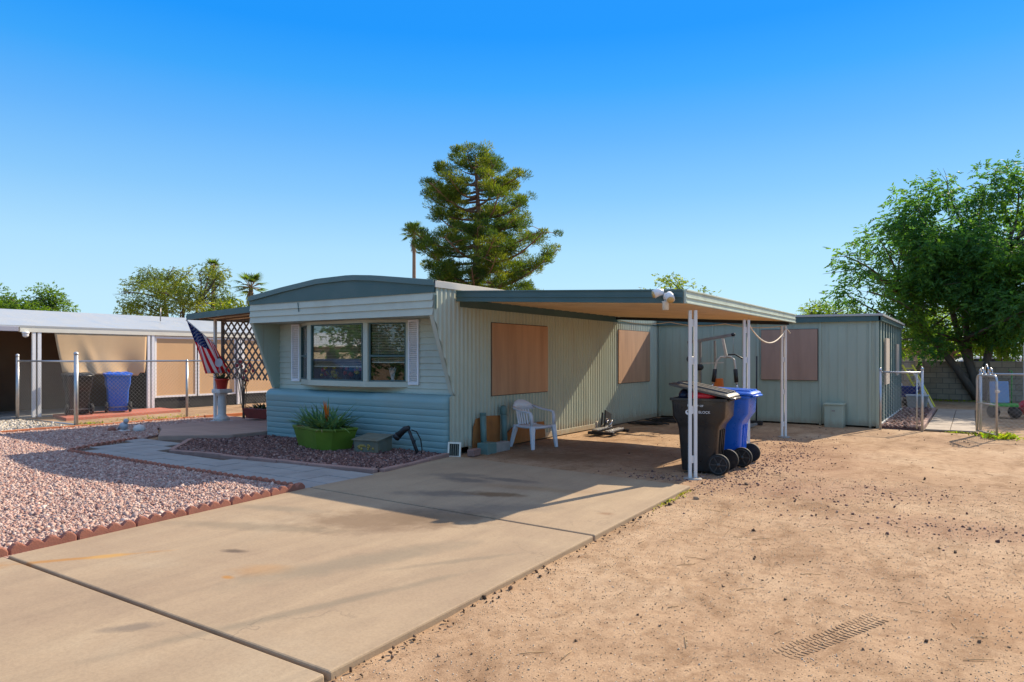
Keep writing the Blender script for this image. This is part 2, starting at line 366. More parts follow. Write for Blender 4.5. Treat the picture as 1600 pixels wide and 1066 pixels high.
def tag(o, label, cat, group=None):
    o['label'] = label; o['category'] = cat
    if group: o['group'] = group
    return o
def thing(name, label, cat, loc=(0,0,0), group=None):
    o = bpy.data.objects.new(name, None); COL.objects.link(o); o.location = loc; o.empty_display_size = .2
    return tag(o, label, cat, group)
def struct(o, kind='structure'): o['kind'] = kind; return o
def dup(root, loc=None, rotz=None, label=None, group=None):
    r = root.copy(); COL.objects.link(r)
    if loc is not None: r.location = loc
    if rotz is not None: r.rotation_euler = (0, 0, rotz)
    if label: r['label'] = label
    if group: r['group'] = group
    def kids(a, b):
        for ch in list(a.children):
            c = ch.copy(); COL.objects.link(c); c.parent = b; kids(ch, c)
    kids(root, r); return r

def np_mesh(name, V, F, cols=None, mat='stones', parent=None, smooth=False):
    """V (n,3), F (m,k) equal-size faces; cols per face (m,3)"""
    me = bpy.data.meshes.new(name); k = F.shape[1]; m = F.shape[0]
    if parent is not None:
        off = np.zeros(3); q = parent
        while q is not None: off += np.array(q.location); q = q.parent
        V = V-off
    me.vertices.add(len(V)); me.vertices.foreach_set('co', V.astype(np.float32).ravel())
    me.loops.add(m*k); me.loops.foreach_set('vertex_index', F.astype(np.int32).ravel())
    me.polygons.add(m); me.polygons.foreach_set('loop_start', np.arange(0, m*k, k, dtype=np.int32))
    if smooth: me.polygons.foreach_set('use_smooth', np.ones(m, bool))
    me.update(calc_edges=True)
    if cols is not None:
        a = me.color_attributes.new('col', 'FLOAT_COLOR', 'CORNER')
        c = np.ones((m, k, 4), np.float32); c[:, :, :3] = cols[:, None, :]; a.data.foreach_set('color', c.ravel())
    me.materials.append(MATS[mat])
    o = bpy.data.objects.new(name, me); COL.objects.link(o)
    if parent is not None: o.parent = parent
    return o
def in_poly(P, poly):
    x, y = P[:, 0], P[:, 1]; ins = np.zeros(len(P), bool); n = len(poly)
    for i in range(n):
        x1, y1 = poly[i]; x2, y2 = poly[(i+1) % n]
        c = ((y1 > y) != (y2 > y)) & (x < (x2-x1)*(y-y1)/((y2-y1) or 1e-9)+x1); ins ^= c
    return ins
def sample_poly(poly, n):
    a = np.array(poly); lo, hi = a.min(0), a.max(0); out = np.zeros((0, 2))
    while len(out) < n:
        P = rng.uniform(lo, hi, (n*2, 2)); out = np.vstack([out, P[in_poly(P, poly)]])
    return out[:n]
CUBE = np.array([(-1,-1,-1),(1,-1,-1),(1,1,-1),(-1,1,-1),(-1,-1,1),(1,-1,1),(1,1,1),(-1,1,1)], float)
CF = np.array([(0,3,2,1),(4,5,6,7),(0,1,5,4),(1,2,6,5),(2,3,7,6),(3,0,4,7)])
def rand_rot(n):
    q = rng.normal(size=(n, 4)); q /= np.linalg.norm(q, axis=1)[:, None]; w, x, y, z = q.T
    return np.stack([np.stack([1-2*(y*y+z*z), 2*(x*y-z*w), 2*(x*z+y*w)], -1), np.stack([2*(x*y+z*w), 1-2*(x*x+z*z), 2*(y*z-x*w)], -1),
                     np.stack([2*(x*z-y*w), 2*(y*z+x*w), 1-2*(x*x+y*y)], -1)], 1)
def stones(name, P, size, z, palette, svar=.5, flat=.65, mat='stones', parent=None):
    n = len(P); s = size*np.exp(rng.normal(0, svar, n)*.6)
    ax = s[:, None]*np.stack([rng.uniform(.7, 1.3, n), rng.uniform(.5, 1, n), rng.uniform(.35, .9, n)*flat/.65], -1)*.5
    V = CUBE[None]*(1+rng.uniform(-.45, .25, (n, 8, 3)))*ax[:, None, :]
    V = np.einsum('nij,nkj->nki', rand_rot(n), V)
    zz = z if np.isscalar(z) else z[:, None]
    V[:, :, 0] += P[:, :1]; V[:, :, 1] += P[:, 1:2]; V[:, :, 2] += zz+s[:, None]*.12+rng.uniform(0, .4, (n, 1))*s[:, None]*.5
    F = CF[None]+8*np.arange(n)[:, None, None]
    pal = np.array(palette); c = pal[rng.integers(0, len(pal), n)]*rng.uniform(.75, 1.25, (n, 1))
    return np_mesh(name, V.reshape(-1, 3), F.reshape(-1, 4), np.repeat(c, 6, 0), mat, parent)

# ------------------------------------------------------------------ camera, sun, sky
cam = bpy.data.cameras.new('camera'); co = bpy.data.objects.new('camera', cam); COL.objects.link(co)
co.location = (0, 0, 1.6); co.rotation_euler = (R(90), 0, R(34)); cam.lens = 24; cam.sensor_width = 36
cam.shift_y = 25/1600; cam.clip_start = .05; cam.clip_end = 5000; scene.camera = co
SUN_AZ, SUN_EL = R(15), R(35.5)
sd = Vector((math.sin(SUN_AZ)*math.cos(SUN_EL), math.cos(SUN_AZ)*math.cos(SUN_EL), math.sin(SUN_EL)))
sl = bpy.data.lights.new('sun', 'SUN'); sl.energy = 4.65; sl.angle = R(.5); sl.color = (1, .86, .66)
so = bpy.data.objects.new('sun', sl); COL.objects.link(so); so.rotation_euler = sd.to_track_quat('Z', 'Y').to_euler(); so.location = (0, 0, 30)
w = bpy.data.worlds.new('World'); scene.world = w; w.use_nodes = True; nt = w.node_tree
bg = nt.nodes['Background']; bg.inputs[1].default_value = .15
sky = nd(nt, 'ShaderNodeTexSky', sky_type='NISHITA'); sky.sun_disc = False; sky.sun_elevation = SUN_EL; sky.sun_rotation = SUN_AZ
sky.altitude = 300; sky.air_density = 1.0; sky.dust_density = .2; sky.ozone_density = 1.5
tc = nd(nt, 'ShaderNodeTexCoord'); sx = nd(nt, 'ShaderNodeSeparateXYZ'); nt.links.new(tc.outputs['Generated'], sx.inputs[0])
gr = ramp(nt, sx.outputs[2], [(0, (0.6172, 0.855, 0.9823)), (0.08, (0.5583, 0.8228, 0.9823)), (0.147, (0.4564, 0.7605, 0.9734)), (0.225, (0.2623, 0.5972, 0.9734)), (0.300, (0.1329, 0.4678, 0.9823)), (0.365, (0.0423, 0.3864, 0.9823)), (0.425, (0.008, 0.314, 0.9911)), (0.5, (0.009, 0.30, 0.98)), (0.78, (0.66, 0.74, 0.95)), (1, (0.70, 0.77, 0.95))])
sky_tone = mix(nt, 1, sky.outputs[0], (.35, .7, 1.0), 'MULTIPLY'); clear = mix(nt, 1, gr, (3.95, 3.95, 3.95), 'MULTIPLY')   # clear desert sky, whitened above the frame to strengthen the fill light
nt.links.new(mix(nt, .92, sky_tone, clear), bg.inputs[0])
vs = scene.view_settings; vs.view_transform = 'Standard'; vs.look = 'None'; vs.gamma = 1; vs.exposure = .74; vs.use_curve_mapping = False

# ------------------------------------------------------------------ ground
def vnoise(X, Y, seed):
    r = np.random.default_rng(seed); g = r.uniform(-1, 1, (256, 256))
    xi = np.floor(X).astype(int); yi = np.floor(Y).astype(int); fx = X-xi; fy = Y-yi
    fx = fx*fx*(3-2*fx); fy = fy*fy*(3-2*fy); a = lambda i, j: g[(xi+i) % 256, (yi+j) % 256]
    return (a(0,0)*(1-fx)+a(1,0)*fx)*(1-fy)+(a(0,1)*(1-fx)+a(1,1)*fx)*fy
def ground_h(X, Y):
    h = .010*vnoise(X*1.1, Y*1.1, 1)+.005*vnoise(X*3.1, Y*3.1, 2)+.0025*vnoise(X*8, Y*8, 3)
    return h-.012
xs = np.concatenate([[-1500, -400, -120, -60, -40, -30], np.arange(-24, -7.3, .5), np.arange(-7.2, 4.0, .045), np.arange(4.2, 12, .5), [16, 25, 40, 80, 200, 600, 1500]])
ys = np.concatenate([[-1500, -400, -100, -40, -20, -12, -8, -5, -3, -2, -1], np.arange(-.5, 19, .06), np.arange(19.2, 34, .4), [36, 40, 50, 70, 110, 200, 500, 1500]])
XX, YY = np.meshgrid(xs, ys, indexing='ij'); ZZ = ground_h(XX, YY); nx, ny = XX.shape
ZZ = np.where((XX < -7.0) | (np.abs(YY-9) > 26), -.02, ZZ)
V = np.stack([XX.ravel(), YY.ravel(), ZZ.ravel()], -1)
ii, jj = np.meshgrid(np.arange(nx-1), np.arange(ny-1), indexing='ij'); a = (ii*ny+jj).ravel()
struct(np_mesh('ground', V, np.stack([a, a+ny, a+ny+1, a+1], -1), None, 'dirt', smooth=True))

def slab(name, poly, z0, z1, m, bevel=.008): return struct(MB().prism(poly, z0, z1).build(name, m, bevel=bevel))
# driveway: slabs parted by two open joints
def lx(y): return -6.32-(y-2.23)*(.31/3.24) if y < 5.47 else -6.63-(y-5.47)*(.21/2.95)
def rx(y): return -2.66-(y-2.3)*.033
d = MB()
for y0l, y1l, y0r, y1r in ((-4.5, 2.215, -4.5, 2.285), (2.245, 5.455, 2.315, 5.37), (5.485, 8.46, 5.40, 8.12)):
    d.prism([(lx(y0l), y0l), (rx(y0r), y0r), (rx(y1r), y1r), (lx(y1l), y1l)], -.12, .03)
struct(d.build('driveway', 'driveway_concrete', bevel=.012))
struct(MB().prism([(-6.4, 2.15), (-2.7, 2.2), (-2.85, 5.5), (-6.6, 5.55)], -.1, .004).build('driveway_joint_filler', 'black_metal'))
struct(MB().prism([(-40, -14), (30, -14), (30, -4.55), (-40, -4.55)], -.1, .0).build('road', 'asphalt'))
# front path of grey pavers
PATH = [(-6.62, 5.47), (-6.72, 6.6), (-11.0, 6.12), (-11.7, 6.75), (-12.35, 7.25), (-13.25, 6.85), (-12.45, 5.36)]
struct(MB().prism(PATH[::-1][::-1], -.1, .022).build('front_path_bed', 'soil'))
pv = MB(); 
def paver_run(mb, x0, x1, y0, y1, nx_, ny_, z, poly=None, gap=.006):
    for i in range(nx_):
        for j in range(ny_):
            xa = x0+(x1-x0)*i/nx_; xb = x0+(x1-x0)*(i+1)/nx_; ya = y0+(y1-y0)*j/ny_; yb = y0+(y1-y0)*(j+1)/ny_
            q = [(xa+gap, ya+gap), (xb-gap, ya+gap), (xb-gap, yb-gap), (xa+gap, yb-gap)]
            if poly is not None and not all(in_poly(np.array(q), poly)): continue
            h = random.uniform(-.004, .004); mb.prism(q, -.08, z+h)
paver_run(pv, -13.25, -6.62, 5.34, 7.34, 14, 5, .034, [(p[0], p[1]) for p in ((-6.55, 5.3), (-6.6, 6.75), (-10.8, 6.45), (-12.3, 7.5), (-13.6, 6.9), (-12.6, 5.2))])
struct(pv.build('front_path', 'paver_grey', bevel=.006))
# porch slab of pink flagstone, one step up
ps = MB()
for poly in ([(-13.75, 7.55), (-12.75, 6.95), (-11.75, 7.85), (-11.75, 10.6), (-13.75, 10.6)], [(-15.0, 8.2), (-13.78, 7.62), (-13.78, 10.6), (-15.0, 10.6)]):
    ps.prism(poly, -.1, .12 if poly[0][0] > -14 else .075)
struct(ps.build('porch_slab', 'flagstone', bevel=.02))
# gravel yards
PINK = [(-6.45, 1.0), (-6.66, 5.42), (-12.5, 5.3), (-13.3, 6.85), (-13.75, 7.5), (-15.0, 8.15), (-15.0, 10.2), (-16.7, 10.2), (-16.7, 4.0), (-10, 1.6)]
slab('pink_gravel_yard', [(-6.42, -4.5), (-6.30, 2.2), (-6.62, 5.42), (-12.5, 5.3), (-13.3, 6.85), (-13.75, 7.5), (-15.0, 8.15), (-15.0, 11), (-16.75, 11), (-16.75, -4.5)], -.1, .012, 'pink_gravel_base', 0)
BED = [(-11.05, 6.3), (-6.78, 6.72), (-7.0, 8.5), (-11.7, 8.56), (-11.72, 7.9), (-12.3, 7.3)]
slab('flower_bed', BED, -.1, .03, 'dark_gravel_base', 0)
slab('grey_gravel_strip', [(-16.85, -4.5), (-16.85, 7.35), (-20.0, 7.35), (-20, -4.5)], -.1, .010, 'grey_gravel_base', 0)
SIDE = [(-1.72, 17.4), (-.95, 17.4), (-.95, 24.0), (-1.72, 24.0)]
slab('side_gravel_bed', SIDE, -.1, .035, 'dark_gravel_base', 0)
PK = [(.46, .30, .25), (.38, .225, .185), (.50, .36, .30), (.42, .30, .26), (.30, .17, .14), (.53, .41, .35)]
DK = [(.19, .095, .078), (.25, .14, .115), (.14, .075, .065), (.30, .20, .17), (.13, .08, .075)]
P1 = sample_poly(PINK, 125000)
struct(stones('pink_gravel', P1, .0235, .012, PK, .45), 'stuff')
struct(stones('dark_red_gravel', sample_poly(BED, 16000), .026, .03, DK), 'stuff')
struct(stones('grey_gravel', sample_poly([(-16.9, 4.6), (-16.9, 7.3), (-19.9, 7.3), (-19.9, 5.6)], 5000), .032, .01, [(.5, .44, .36), (.4, .34, .26), (.6, .54, .46)]), 'stuff')
struct(stones('side_bed_gravel', sample_poly(SIDE, 3500), .045, .035, DK+[(.3, .2, .18)]), 'stuff')
# loose stones and clods lying on the dirt
DIRT = [(-2.62, 1.0), (3.5, 1.0), (6, 17), (-1.7, 17.2), (-6.9, 17.0), (-6.9, 8.6), (-2.85, 8.2)]
Pd = sample_poly(DIRT, 4200); dist = np.hypot(Pd[:, 0], Pd[:, 1]); keep = vnoise(Pd[:, 0]*.9, Pd[:, 1]*.9, 9) > -.25
Pd = Pd[keep]
struct(stones('dirt_clods', Pd, .0075, ground_h(Pd[:, 0], Pd[:, 1])-.001, [(.15, .10, .065), (.22, .14, .09), (.12, .075, .05), (.30, .20, .125)], 1.0, .5), 'stuff')
Pg = sample_poly([(-2.6, 1.0), (3.2, 1.0), (4, 10), (-2.85, 10)], 60000)
struct(stones('dirt_grit', Pg, .0048, ground_h(Pg[:, 0], Pg[:, 1]), [(.50, .37, .23), (.40, .28, .17), (.56, .44, .30), (.30, .20, .12), (.62, .52, .40)], .5, .6), 'stuff')
def gauss(cx, cy, sx_, sy_, n, ang=0):
    g = rng.normal(size=(n, 2))*(sx_, sy_); c, s = math.cos(ang), math.sin(ang)
    return np.stack([cx+g[:, 0]*c-g[:, 1]*s, cy+g[:, 0]*s+g[:, 1]*c], -1)
Pr = np.vstack([gauss(-2.75, 9.6, .28, .9, 650), gauss(-2.55, 11.4, .35, 1.2, 600), gauss(-2.9, 13.6, .4, .8, 250), gauss(-1.5, 8.9, 1.1, .5, 300, .3), gauss(-.1, 7.6, .9, .35, 190), gauss(-3.4, 8.75, .35, .2, 260)])
Pr = Pr[(Pr[:, 0] > -2.83) | (Pr[:, 1] > 8.5)]
struct(stones('scattered_red_gravel', Pr, .016, ground_h(Pr[:, 0], Pr[:, 1])-.003, DK+[(.34, .21, .16), (.36, .23, .16), (.30, .18, .13)], .5), 'stuff')
yy = rng.uniform(1.5, 8.1, 200); Pe = np.stack([rx(yy)+np.abs(rng.normal(0, .06, 200))+.015, yy], -1)
struct(stones('driveway_edge_clods', Pe, .012, -.005, [(.13, .08, .05), (.09, .06, .04), (.22, .14, .09)], .7), 'stuff')
tw = MB()
for i in range(130):
    x, y = random.uniform(-2.4, 3.0), random.uniform(1.6, 12); a = random.uniform(0, PI); l = random.uniform(.02, .09); z = float(ground_h(np.array(x), np.array(y)))+.004
    tw.tube([(x-l*math.cos(a), y-l*math.sin(a), z), (x, y+random.uniform(-.01, .01), z+.004), (x+l*math.cos(a), y+l*math.sin(a), z)], .0022, 4)
struct(tw.build('dry_twigs', 'dead_leaf'), 'stuff')
# tyre track pressed in the dirt
t = MB(); A = Vector((-.84, 3.88, 0)); B = Vector((-.49, 4.76, 0)); dr = (B-A).normalized(); sdv = Vector((dr.y, -dr.x, 0))
for i in range(26):
    f = i/25; c = A+(B-A)*f; c.z = float(ground_h(np.array(c.x), np.array(c.y)))+.0025; hh = .0020*math.sin(PI*(.08+.84*f))
    for s_ in (-1, 0, 1):
        e = (sdv+dr*(-.35 if s_ < 1 else .2)).normalized(); q = c+sdv*(.05*s_+random.uniform(-.004, .004))
        t.obox(q, e*.020, e.cross(Vector((0, 0, 1)))*.008, Vector((0, 0, hh*random.uniform(.5, 1.1))))
struct(t.build('tyre_track', 'dirt', bevel=.003))
# side path of pavers behind the gate
sp = MB(); paver_run(sp, -.86, .06, 17.35, 24.4, 2, 11, .035); struct(sp.build('side_path', 'paver_tan', bevel=.006))
struct(MB().prism([(-.9, 17.3), (.1, 17.3), (.1, 24.5), (-.9, 24.5)], -.1, .012).build('side_path_bed', 'soil'))

# ------------------------------------------------------------------ edging bricks
def scallop_piece(n=4, w=.125, th=.06, h=.10):
    mb = MB(); pts = []
    L = n*w
    for i in range(n):
        for k in range(7):
            a = k/6; x = -L/2+i*w+a*w; pts.append((x, h*(.42+.58*math.sin(PI*(.06+.88*a)))))
    poly = [(-L/2, -.06)]+pts+[(L/2, -.06)]; poly = [(x, -th/2, z) for x, z in poly][::-1]
    return mb.slabpoly(poly[::-1], (0, th, 0)), L
mb, SL = scallop_piece(); ed0 = tag(mb.build('scalloped_edging', 'brick_red', bevel=.012), 'red scalloped concrete edging between pink gravel and driveway', 'garden edging', 'red scalloped edging along the driveway')
def run_edge(proto, a, b, L, label, group, first=None, zz=.0, jit=.02):
    a, b = Vector((*a, 0)), Vector((*b, 0)); n = max(1, round((b-a).length/L)); ang = math.atan2(b.y-a.y, b.x-a.x)
    for i in range(n):
        o = first if (first is not None and i == 0) else proto.copy()
        if o.name not in COL.objects: COL.objects.link(o)
        p = a+(b-a)*(i+.5)/n; o.location = (p.x+random.uniform(-jit, jit)*.4, p.y+random.uniform(-jit, jit)*.4, zz+random.uniform(-.008, .006))
        o.rotation_euler = (random.uniform(-.03, .03), random.uniform(-.015, .015), ang+random.uniform(-jit, jit)); o.scale = ((b-a).length/n/L*.985, 1, 1)
        o['label'] = label; o['group'] = group
run_edge(ed0, (-6.25, .2), (-6.66, 5.40), SL, 'red scalloped concrete edging between pink gravel and driveway', 'red scalloped edging along the driveway', ed0)
run_edge(ed0, (-6.72, 5.40), (-12.5, 5.29), SL, 'red scalloped edging between pink gravel and grey paver path', 'red scalloped edging along the front path', zz=-.025)
run_edge(ed0, (-12.55, 5.33), (-13.35, 6.85), SL, 'red scalloped edging across the far end of the paver path', 'red scalloped edging at the path end', zz=-.02)
st0 = tag(MB().box(-.29, .29, -.045, .045, -.08, .075).build('bed_edging', 'edger_pink', bevel=.012), 'pinkish straight concrete edger between dark gravel bed and paver path', 'garden edging')
run_edge(st0, (-11.0, 6.22), (-6.72, 6.66), .58, 'pinkish straight concrete edger between dark gravel bed and paver path', 'straight edgers along the flower bed front', st0)
run_edge(st0, (-6.68, 6.72), (-6.9, 8.4), .58, 'pinkish straight concrete edger between dark gravel bed and driveway slab', 'straight edgers along the flower bed end')
run_edge(st0, (-12.2, 7.28), (-11.08, 6.26), .58, 'pinkish straight concrete edger at the porch end of the gravel bed', 'straight edgers by the porch step')
or0 = tag(MB().box(-.29, .29, -.04, .04, -.08, .06).build('boundary_edging', 'edger_orange', bevel=.01), 'x', 'garden edging')
run_edge(or0, (-16.8, 3.5), (-16.75, 11.5), .58, 'orange red edger along the gravel beside the chain link fence', 'orange edgers at the boundary', or0)
run_edge(st0, (-.93, 17.4), (-.93, 23.8), .58, 'pinkish edger between dark gravel and paver path behind the gate', 'edgers along the side path', zz=.02)

# ------------------------------------------------------------------ mobile home
XL, XR, YV, YW, YS, YB = -11.73, -7.04, 8.22, 8.86, 8.56, 20.5
ZV0, ZV1, ZK = 2.26, 2.62, .97
def arch(x):
    u = (x-(XL+XR)/2)/((XR-XL)/2); return float(np.interp(u, [-1, -.58, -.16, .21, .45, 1], [2.775, 2.897, 2.995, 3.008, 2.965, 2.81]))
home = thing('mobile_home', 'sage green mobile home with arched roof and bay window', 'mobile home', (-9.4, 12, 0))
# lower skirt: rolled horizontal corrugation with a rounded shoulder
prof = []
for i in range(0, 161):
    z = .02+.80*i/160; prof.append((YS+.008-.012*abs(math.sin(PI*z/.105))**.35-(.03*(z/.82)), z))
for k in range(1, 9):
    a = PI/2*k/8; prof.append((YS-.042+.16*(1-math.cos(a)), .82+.15*math.sin(a)))
prof.append((YW+.01, ZK))
mb = MB(); mb.smooth = True
cols = [XL+.02]+[XL+.02+.12*(1-math.cos(PI/2*k/4)) for k in range(1, 5)]
xsx = [(XL+.0, .10), (XL+.03, .03), (XL+.09, .0), (XR-.09, 0), (XR-.03, .03), (XR, .10)]
secs = [[(x, y+dy if y < YW-.05 else y, z) for (y, z) in prof] for x, dy in xsx]
mb.loft(secs, cap=False, close=False); sk = mb.build('skirt_panel', 'teal_skirt', home)
# recessed front wall: horizontal lap siding round the bay opening
def lap_wall(mb, x0, x1, y, z0, z1, pitch=.105, dep=.021):
    n = max(1, round((z1-z0)/pitch)); p = (z1-z0)/n; pr = []
    for i in range(n): pr += [(y-dep, z0+i*p), (y-dep*.8, z0+i*p+p*.15), (y, z0+(i+1)*p-.004)]
    pr.append((y-dep, z1)); mb.loft([[(x0, a, b) for a, b in pr], [(x1, a, b) for a, b in pr]], cap=False, close=False)
BX0, BX1, BX2, BX3, YBAY = -11.0, -10.33, -8.84, -8.14, 8.50
mb = MB()
lap_wall(mb, XL+.03, BX0+.02, YW, ZK-.02, ZV0); lap_wall(mb, BX3-.02, XR-.02, YW, ZK-.02, ZV0); lap_wall(mb, BX0+.02, BX3-.02, YW, ZK-.02, 1.07)
mb.build('front_wall', 'sage_siding', home)
# visor: lap siding overhang and its soffit
mb = MB(); lap_wall(mb, XL, XR, YV, ZV0, ZV1, .12, .022); mb.box(XL+.03, XR-.03, YV+.005, YW+.02, ZV0+.002, ZV0+.02); mb.build('visor', 'sage_siding', home)
mb = MB(); mb.bar((-10.28, YV-.022, 2.60), (-10.25, YV-.022, 2.43), .012, .01, (0, 1, 0)); mb.build('wire_clip', 'teal_trim', home)
# side fins framing the recess
for sx_ in (XL, XR-.084):
    mb = MB(); mb.slabpoly([(sx_, YV-.01, ZV0+.01), (sx_, YV+.50, ZK+.005), (sx_, YW+.02, ZK+.005), (sx_, YW+.02, ZV0+.01)], (.08, 0, 0)); mb.build('side_fin', 'sage_siding' if sx_ != XL else 'shed_siding', home, bevel=.01)
# corrugated long wall
mb = MB(); prof = []; y = YV
while y < YB:
    for dy, dx in ((0, 0), (.030, 0), (.052, .024), (.088, .024)):
        prof.append((y+dy, dx))
    y += .11
def zlo(y):
    if y < YV+.5: return ZV0-(y-YV)*(ZV0-ZK)/.5
    return ZK if y < YW else .10
vs_, fs_ = [], []
for (y, dx) in prof: vs_ += [(XR+dx, y, zlo(y)), (XR+dx, y, 2.70)]
for i in range(len(prof)-1): fs_.append((2*i, 2*i+2, 2*i+3, 2*i+1))
mb.add(vs_, fs_); pr2 = [p for p in prof if YS+.02 <= p[0] <= YW+.13]
vs_, fs_ = [], []
for (y, dx) in pr2: vs_ += [(XR+dx*.9-.002, y, .10), (XR+dx*.9-.002, y, min(ZK, .82+.15*math.sqrt(max(0, 1-((YS+.118-y)/.16)**2)) if y < YS+.118 else ZK))]
for i in range(len(pr2)-1): fs_.append((2*i, 2*i+2, 2*i+3, 2*i+1))
mb.add(vs_, fs_)
mb.build('side_wall', 'sage_side', home)
mb = MB(); mb.box(XR+.004, XR+.028, YW+.25, 17.38, .0, .105); mb.build('base_board', 'sage_side', home, bevel=.004)
mb = MB(); mb.box(XL+.0, XL+.03, YW, YB, .0, 2.70); mb.box(XL, XR, YB, YB+.03, 0, 2.75); mb.build('rear_wall', 'sage_side', home)
mb = MB(); mb.box(XR+.012, XR+.035, 8.86, 17.38, 2.425, 2.45); mb.box(XR+.012, XR+.03, 8.86, 14.9, 2.45, 2.60); mb.build('rail_and_shade_strip', 'teal_trim', home)  # thin trim rail; wider dark strip stands in for shade under the carport roof
# roof shell with the arched front fascia
mb = MB(); N = 24; X_ = [XL-.03+(XR-XL+.06)*i/N for i in range(N+1)]
secs = []
for yy, dz in ((YV-.02, 0), (YB+.1, 0)): secs.append([(x, yy, arch(min(max(x, XL), XR))+dz) for x in X_]+[(x, yy, arch(min(max(x, XL), XR))-.05) for x in reversed(X_)])
mb.smooth = False; mb.loft(secs); rf = mb.build('roof', 'roof_cream', home)
mb = MB(); n0 = []
for x in X_: n0.append((x, arch(min(max(x, XL), XR))))
vs_ = [(x, YV-.008, ZV1-.005) for x, z in n0]+[(x, YV-.008, z-.02) for x, z in n0]
k = len(n0); mb.add(vs_+[(a, b+.03, c) for a, b, c in vs_], [(i, i+1, k+i+1, k+i) for i in range(k-1)]+[(2*k+i+1, 2*k+i, 3*k+i, 3*k+i+1) for i in range(k-1)])
mb.build('fascia', 'teal_trim', home)
mb = MB(); sec = []
for x, z in n0: sec.append([(x, YV-.045, z-.085), (x, YV-.045, z+.006), (x, YV+.05, z+.012), (x, YV+.05, z-.085)])
mb.loft(sec); mb.build('roof_trim', 'teal_rim', home)
mb = MB(); mb.box(XR+.0, XR+.045, YV+.0, YB, 2.70, 2.80); mb.build('eave_trim', 'roof_white', home)
mb = MB(); mb.box(XR+.018, XR+.03, YV+.02, YV+.05, 2.36, 2.58); mb.build('corner_strip', 'teal_trim', home)
mb = MB(); mb.lathe([(.12, 0), (.12, .12), (.16, .13), (.16, .17), (.02, .22)], (-10.2, 14.5, 3.02), 12); mb.build('roof_vent', 'galvanised', home)
# interior of the front room seen through the glass
mb = MB(); mb.box(XL+.06, XR-.06, 11.0, 11.05, .1, 2.7); mb.box(XL+.06, XR-.06, YW+.02, 11, .80, .84); mb.build('interior_partition', 'interior', home)
# bay window
bay = MB(); pts = [(BX0, YW), (BX1, YBAY), (BX2, YBAY), (BX3, YW)]
ZS, ZH = 1.17, 2.20
bay.prism([(BX0, YW+.03), (BX0, YW-.01), (BX1, YBAY-.02), (BX2, YBAY-.02), (BX3, YW-.01), (BX3, YW+.03)], 1.07, ZS)
bay.prism([(BX0, YW+.03), (BX0, YW), (BX1, YBAY-.005), (BX2, YBAY-.005), (BX3, YW), (BX3, YW+.03)], ZH, ZV0)
for (x, y) in ((BX1, YBAY), (BX2, YBAY)): bay.box(x-.055, x+.055, y-.008, y+.06, ZS, ZH)
for (x, y, sg) in ((BX0, YW, 1), (BX3, YW, -1)): bay.box(x-.01 if sg > 0 else x-.045, x+.045 if sg > 0 else x+.01, y-.045, y+.03, ZS, ZH)
bw = bay.build('bay_window', 'sage_siding', home, bevel=.006)
def pane_unit(a, b, z0, z1, split=None, blind_to=1.45):
    a, b = Vector((*a, 0)), Vector((*b, 0)); u = (b-a).normalized(); n = Vector((u.y, -u.x, 0)); L = (b-a).length
    if n.y > 0: n = -n
    fr = MB(); Z = Vector((0, 0, 1)); wd = .024
    for zz in (z0+wd/2, z1-wd/2)+(((split,) if split else ())): fr.obox((a+b)/2+Z*zz+n*.004, u*(L/2), Z*(wd/2*(1.5 if zz == split else 1)), n*.02)
    for q, sgn in ((a, 1), (b, -1)): fr.obox(q+u*sgn*wd/2+Z*(z0+z1)/2+n*.004, u*wd/2, Z*((z1-z0)/2-wd), n*.0199)
    f = fr.build('window_frame', 'teal_trim', bw, bevel=.003)
    g = MB(); p = (a+b)/2-n*.004; g.obox(p+Z*(z0+z1)/2, u*(L/2-wd+.002), Z*((z1-z0)/2-wd+.002), n*.002); g.build('pane', 'window_glass', f)
    bl = MB(); z = z1-wd-.005; ln = L/2-wd-.012; q = (a+b)/2-n*.05
    while z > blind_to:
        bl.obox(q+Z*z, u*ln, n*.011+Z*.007, (n*-.007+Z*.011).normalized()*.0006); z -= .0285
    bl.obox(q+Z*(blind_to-.012), u*ln, n*.012, Z*.012)
    for s_ in (-.6, .6): bl.obox(q+u*ln*s_+Z*(z1+blind_to)/2+n*.012, u*.002, n*.001, Z*(z1-blind_to)/2)
    bl.build('blind', 'blind_slat', bw)
pane_unit((BX1+.06, YBAY+.01), (BX2-.06, YBAY+.01), ZS, ZH, None, 1.44)
ux = Vector((BX3-BX2, YW-YBAY, 0)).normalized()
pane_unit((BX2+ux.x*.065, YBAY+.01+ux.y*.065), (BX3-ux.x*.05, YW-.0-ux.y*.05), ZS, ZH, 1.62, 1.52)
pane_unit((BX0+ux.x*.05, YW-ux.y*.05), (BX1-ux.x*.065, YBAY+.01+ux.y*.065), ZS, ZH, 1.62, 1.62)
# louvred shutters beside the bay
for x0, x1 in ((-11.245, -11.005), (-8.125, -7.885)):
    mb = MB(); mb.box(x0, x0+.03, YW-.05, YW-.017, 1.12, 2.245); mb.box(x1-.03, x1, YW-.05, YW-.017, 1.12, 2.245); mb.box(x0+.03, x1-.03, YW-.049, YW-.017, 1.12, 1.16); mb.box(x0+.03, x1-.03, YW-.049, YW-.017, 2.205, 2.245)
    z = 1.175
    while z < 2.20: mb.obox(((x0+x1)/2, YW-.036, z), ((x1-x0)/2-.031, 0, 0), (0, .011, -.013), (0, .002, .002)); z += .036
    mb.build('shutter', 'white_clean', home)
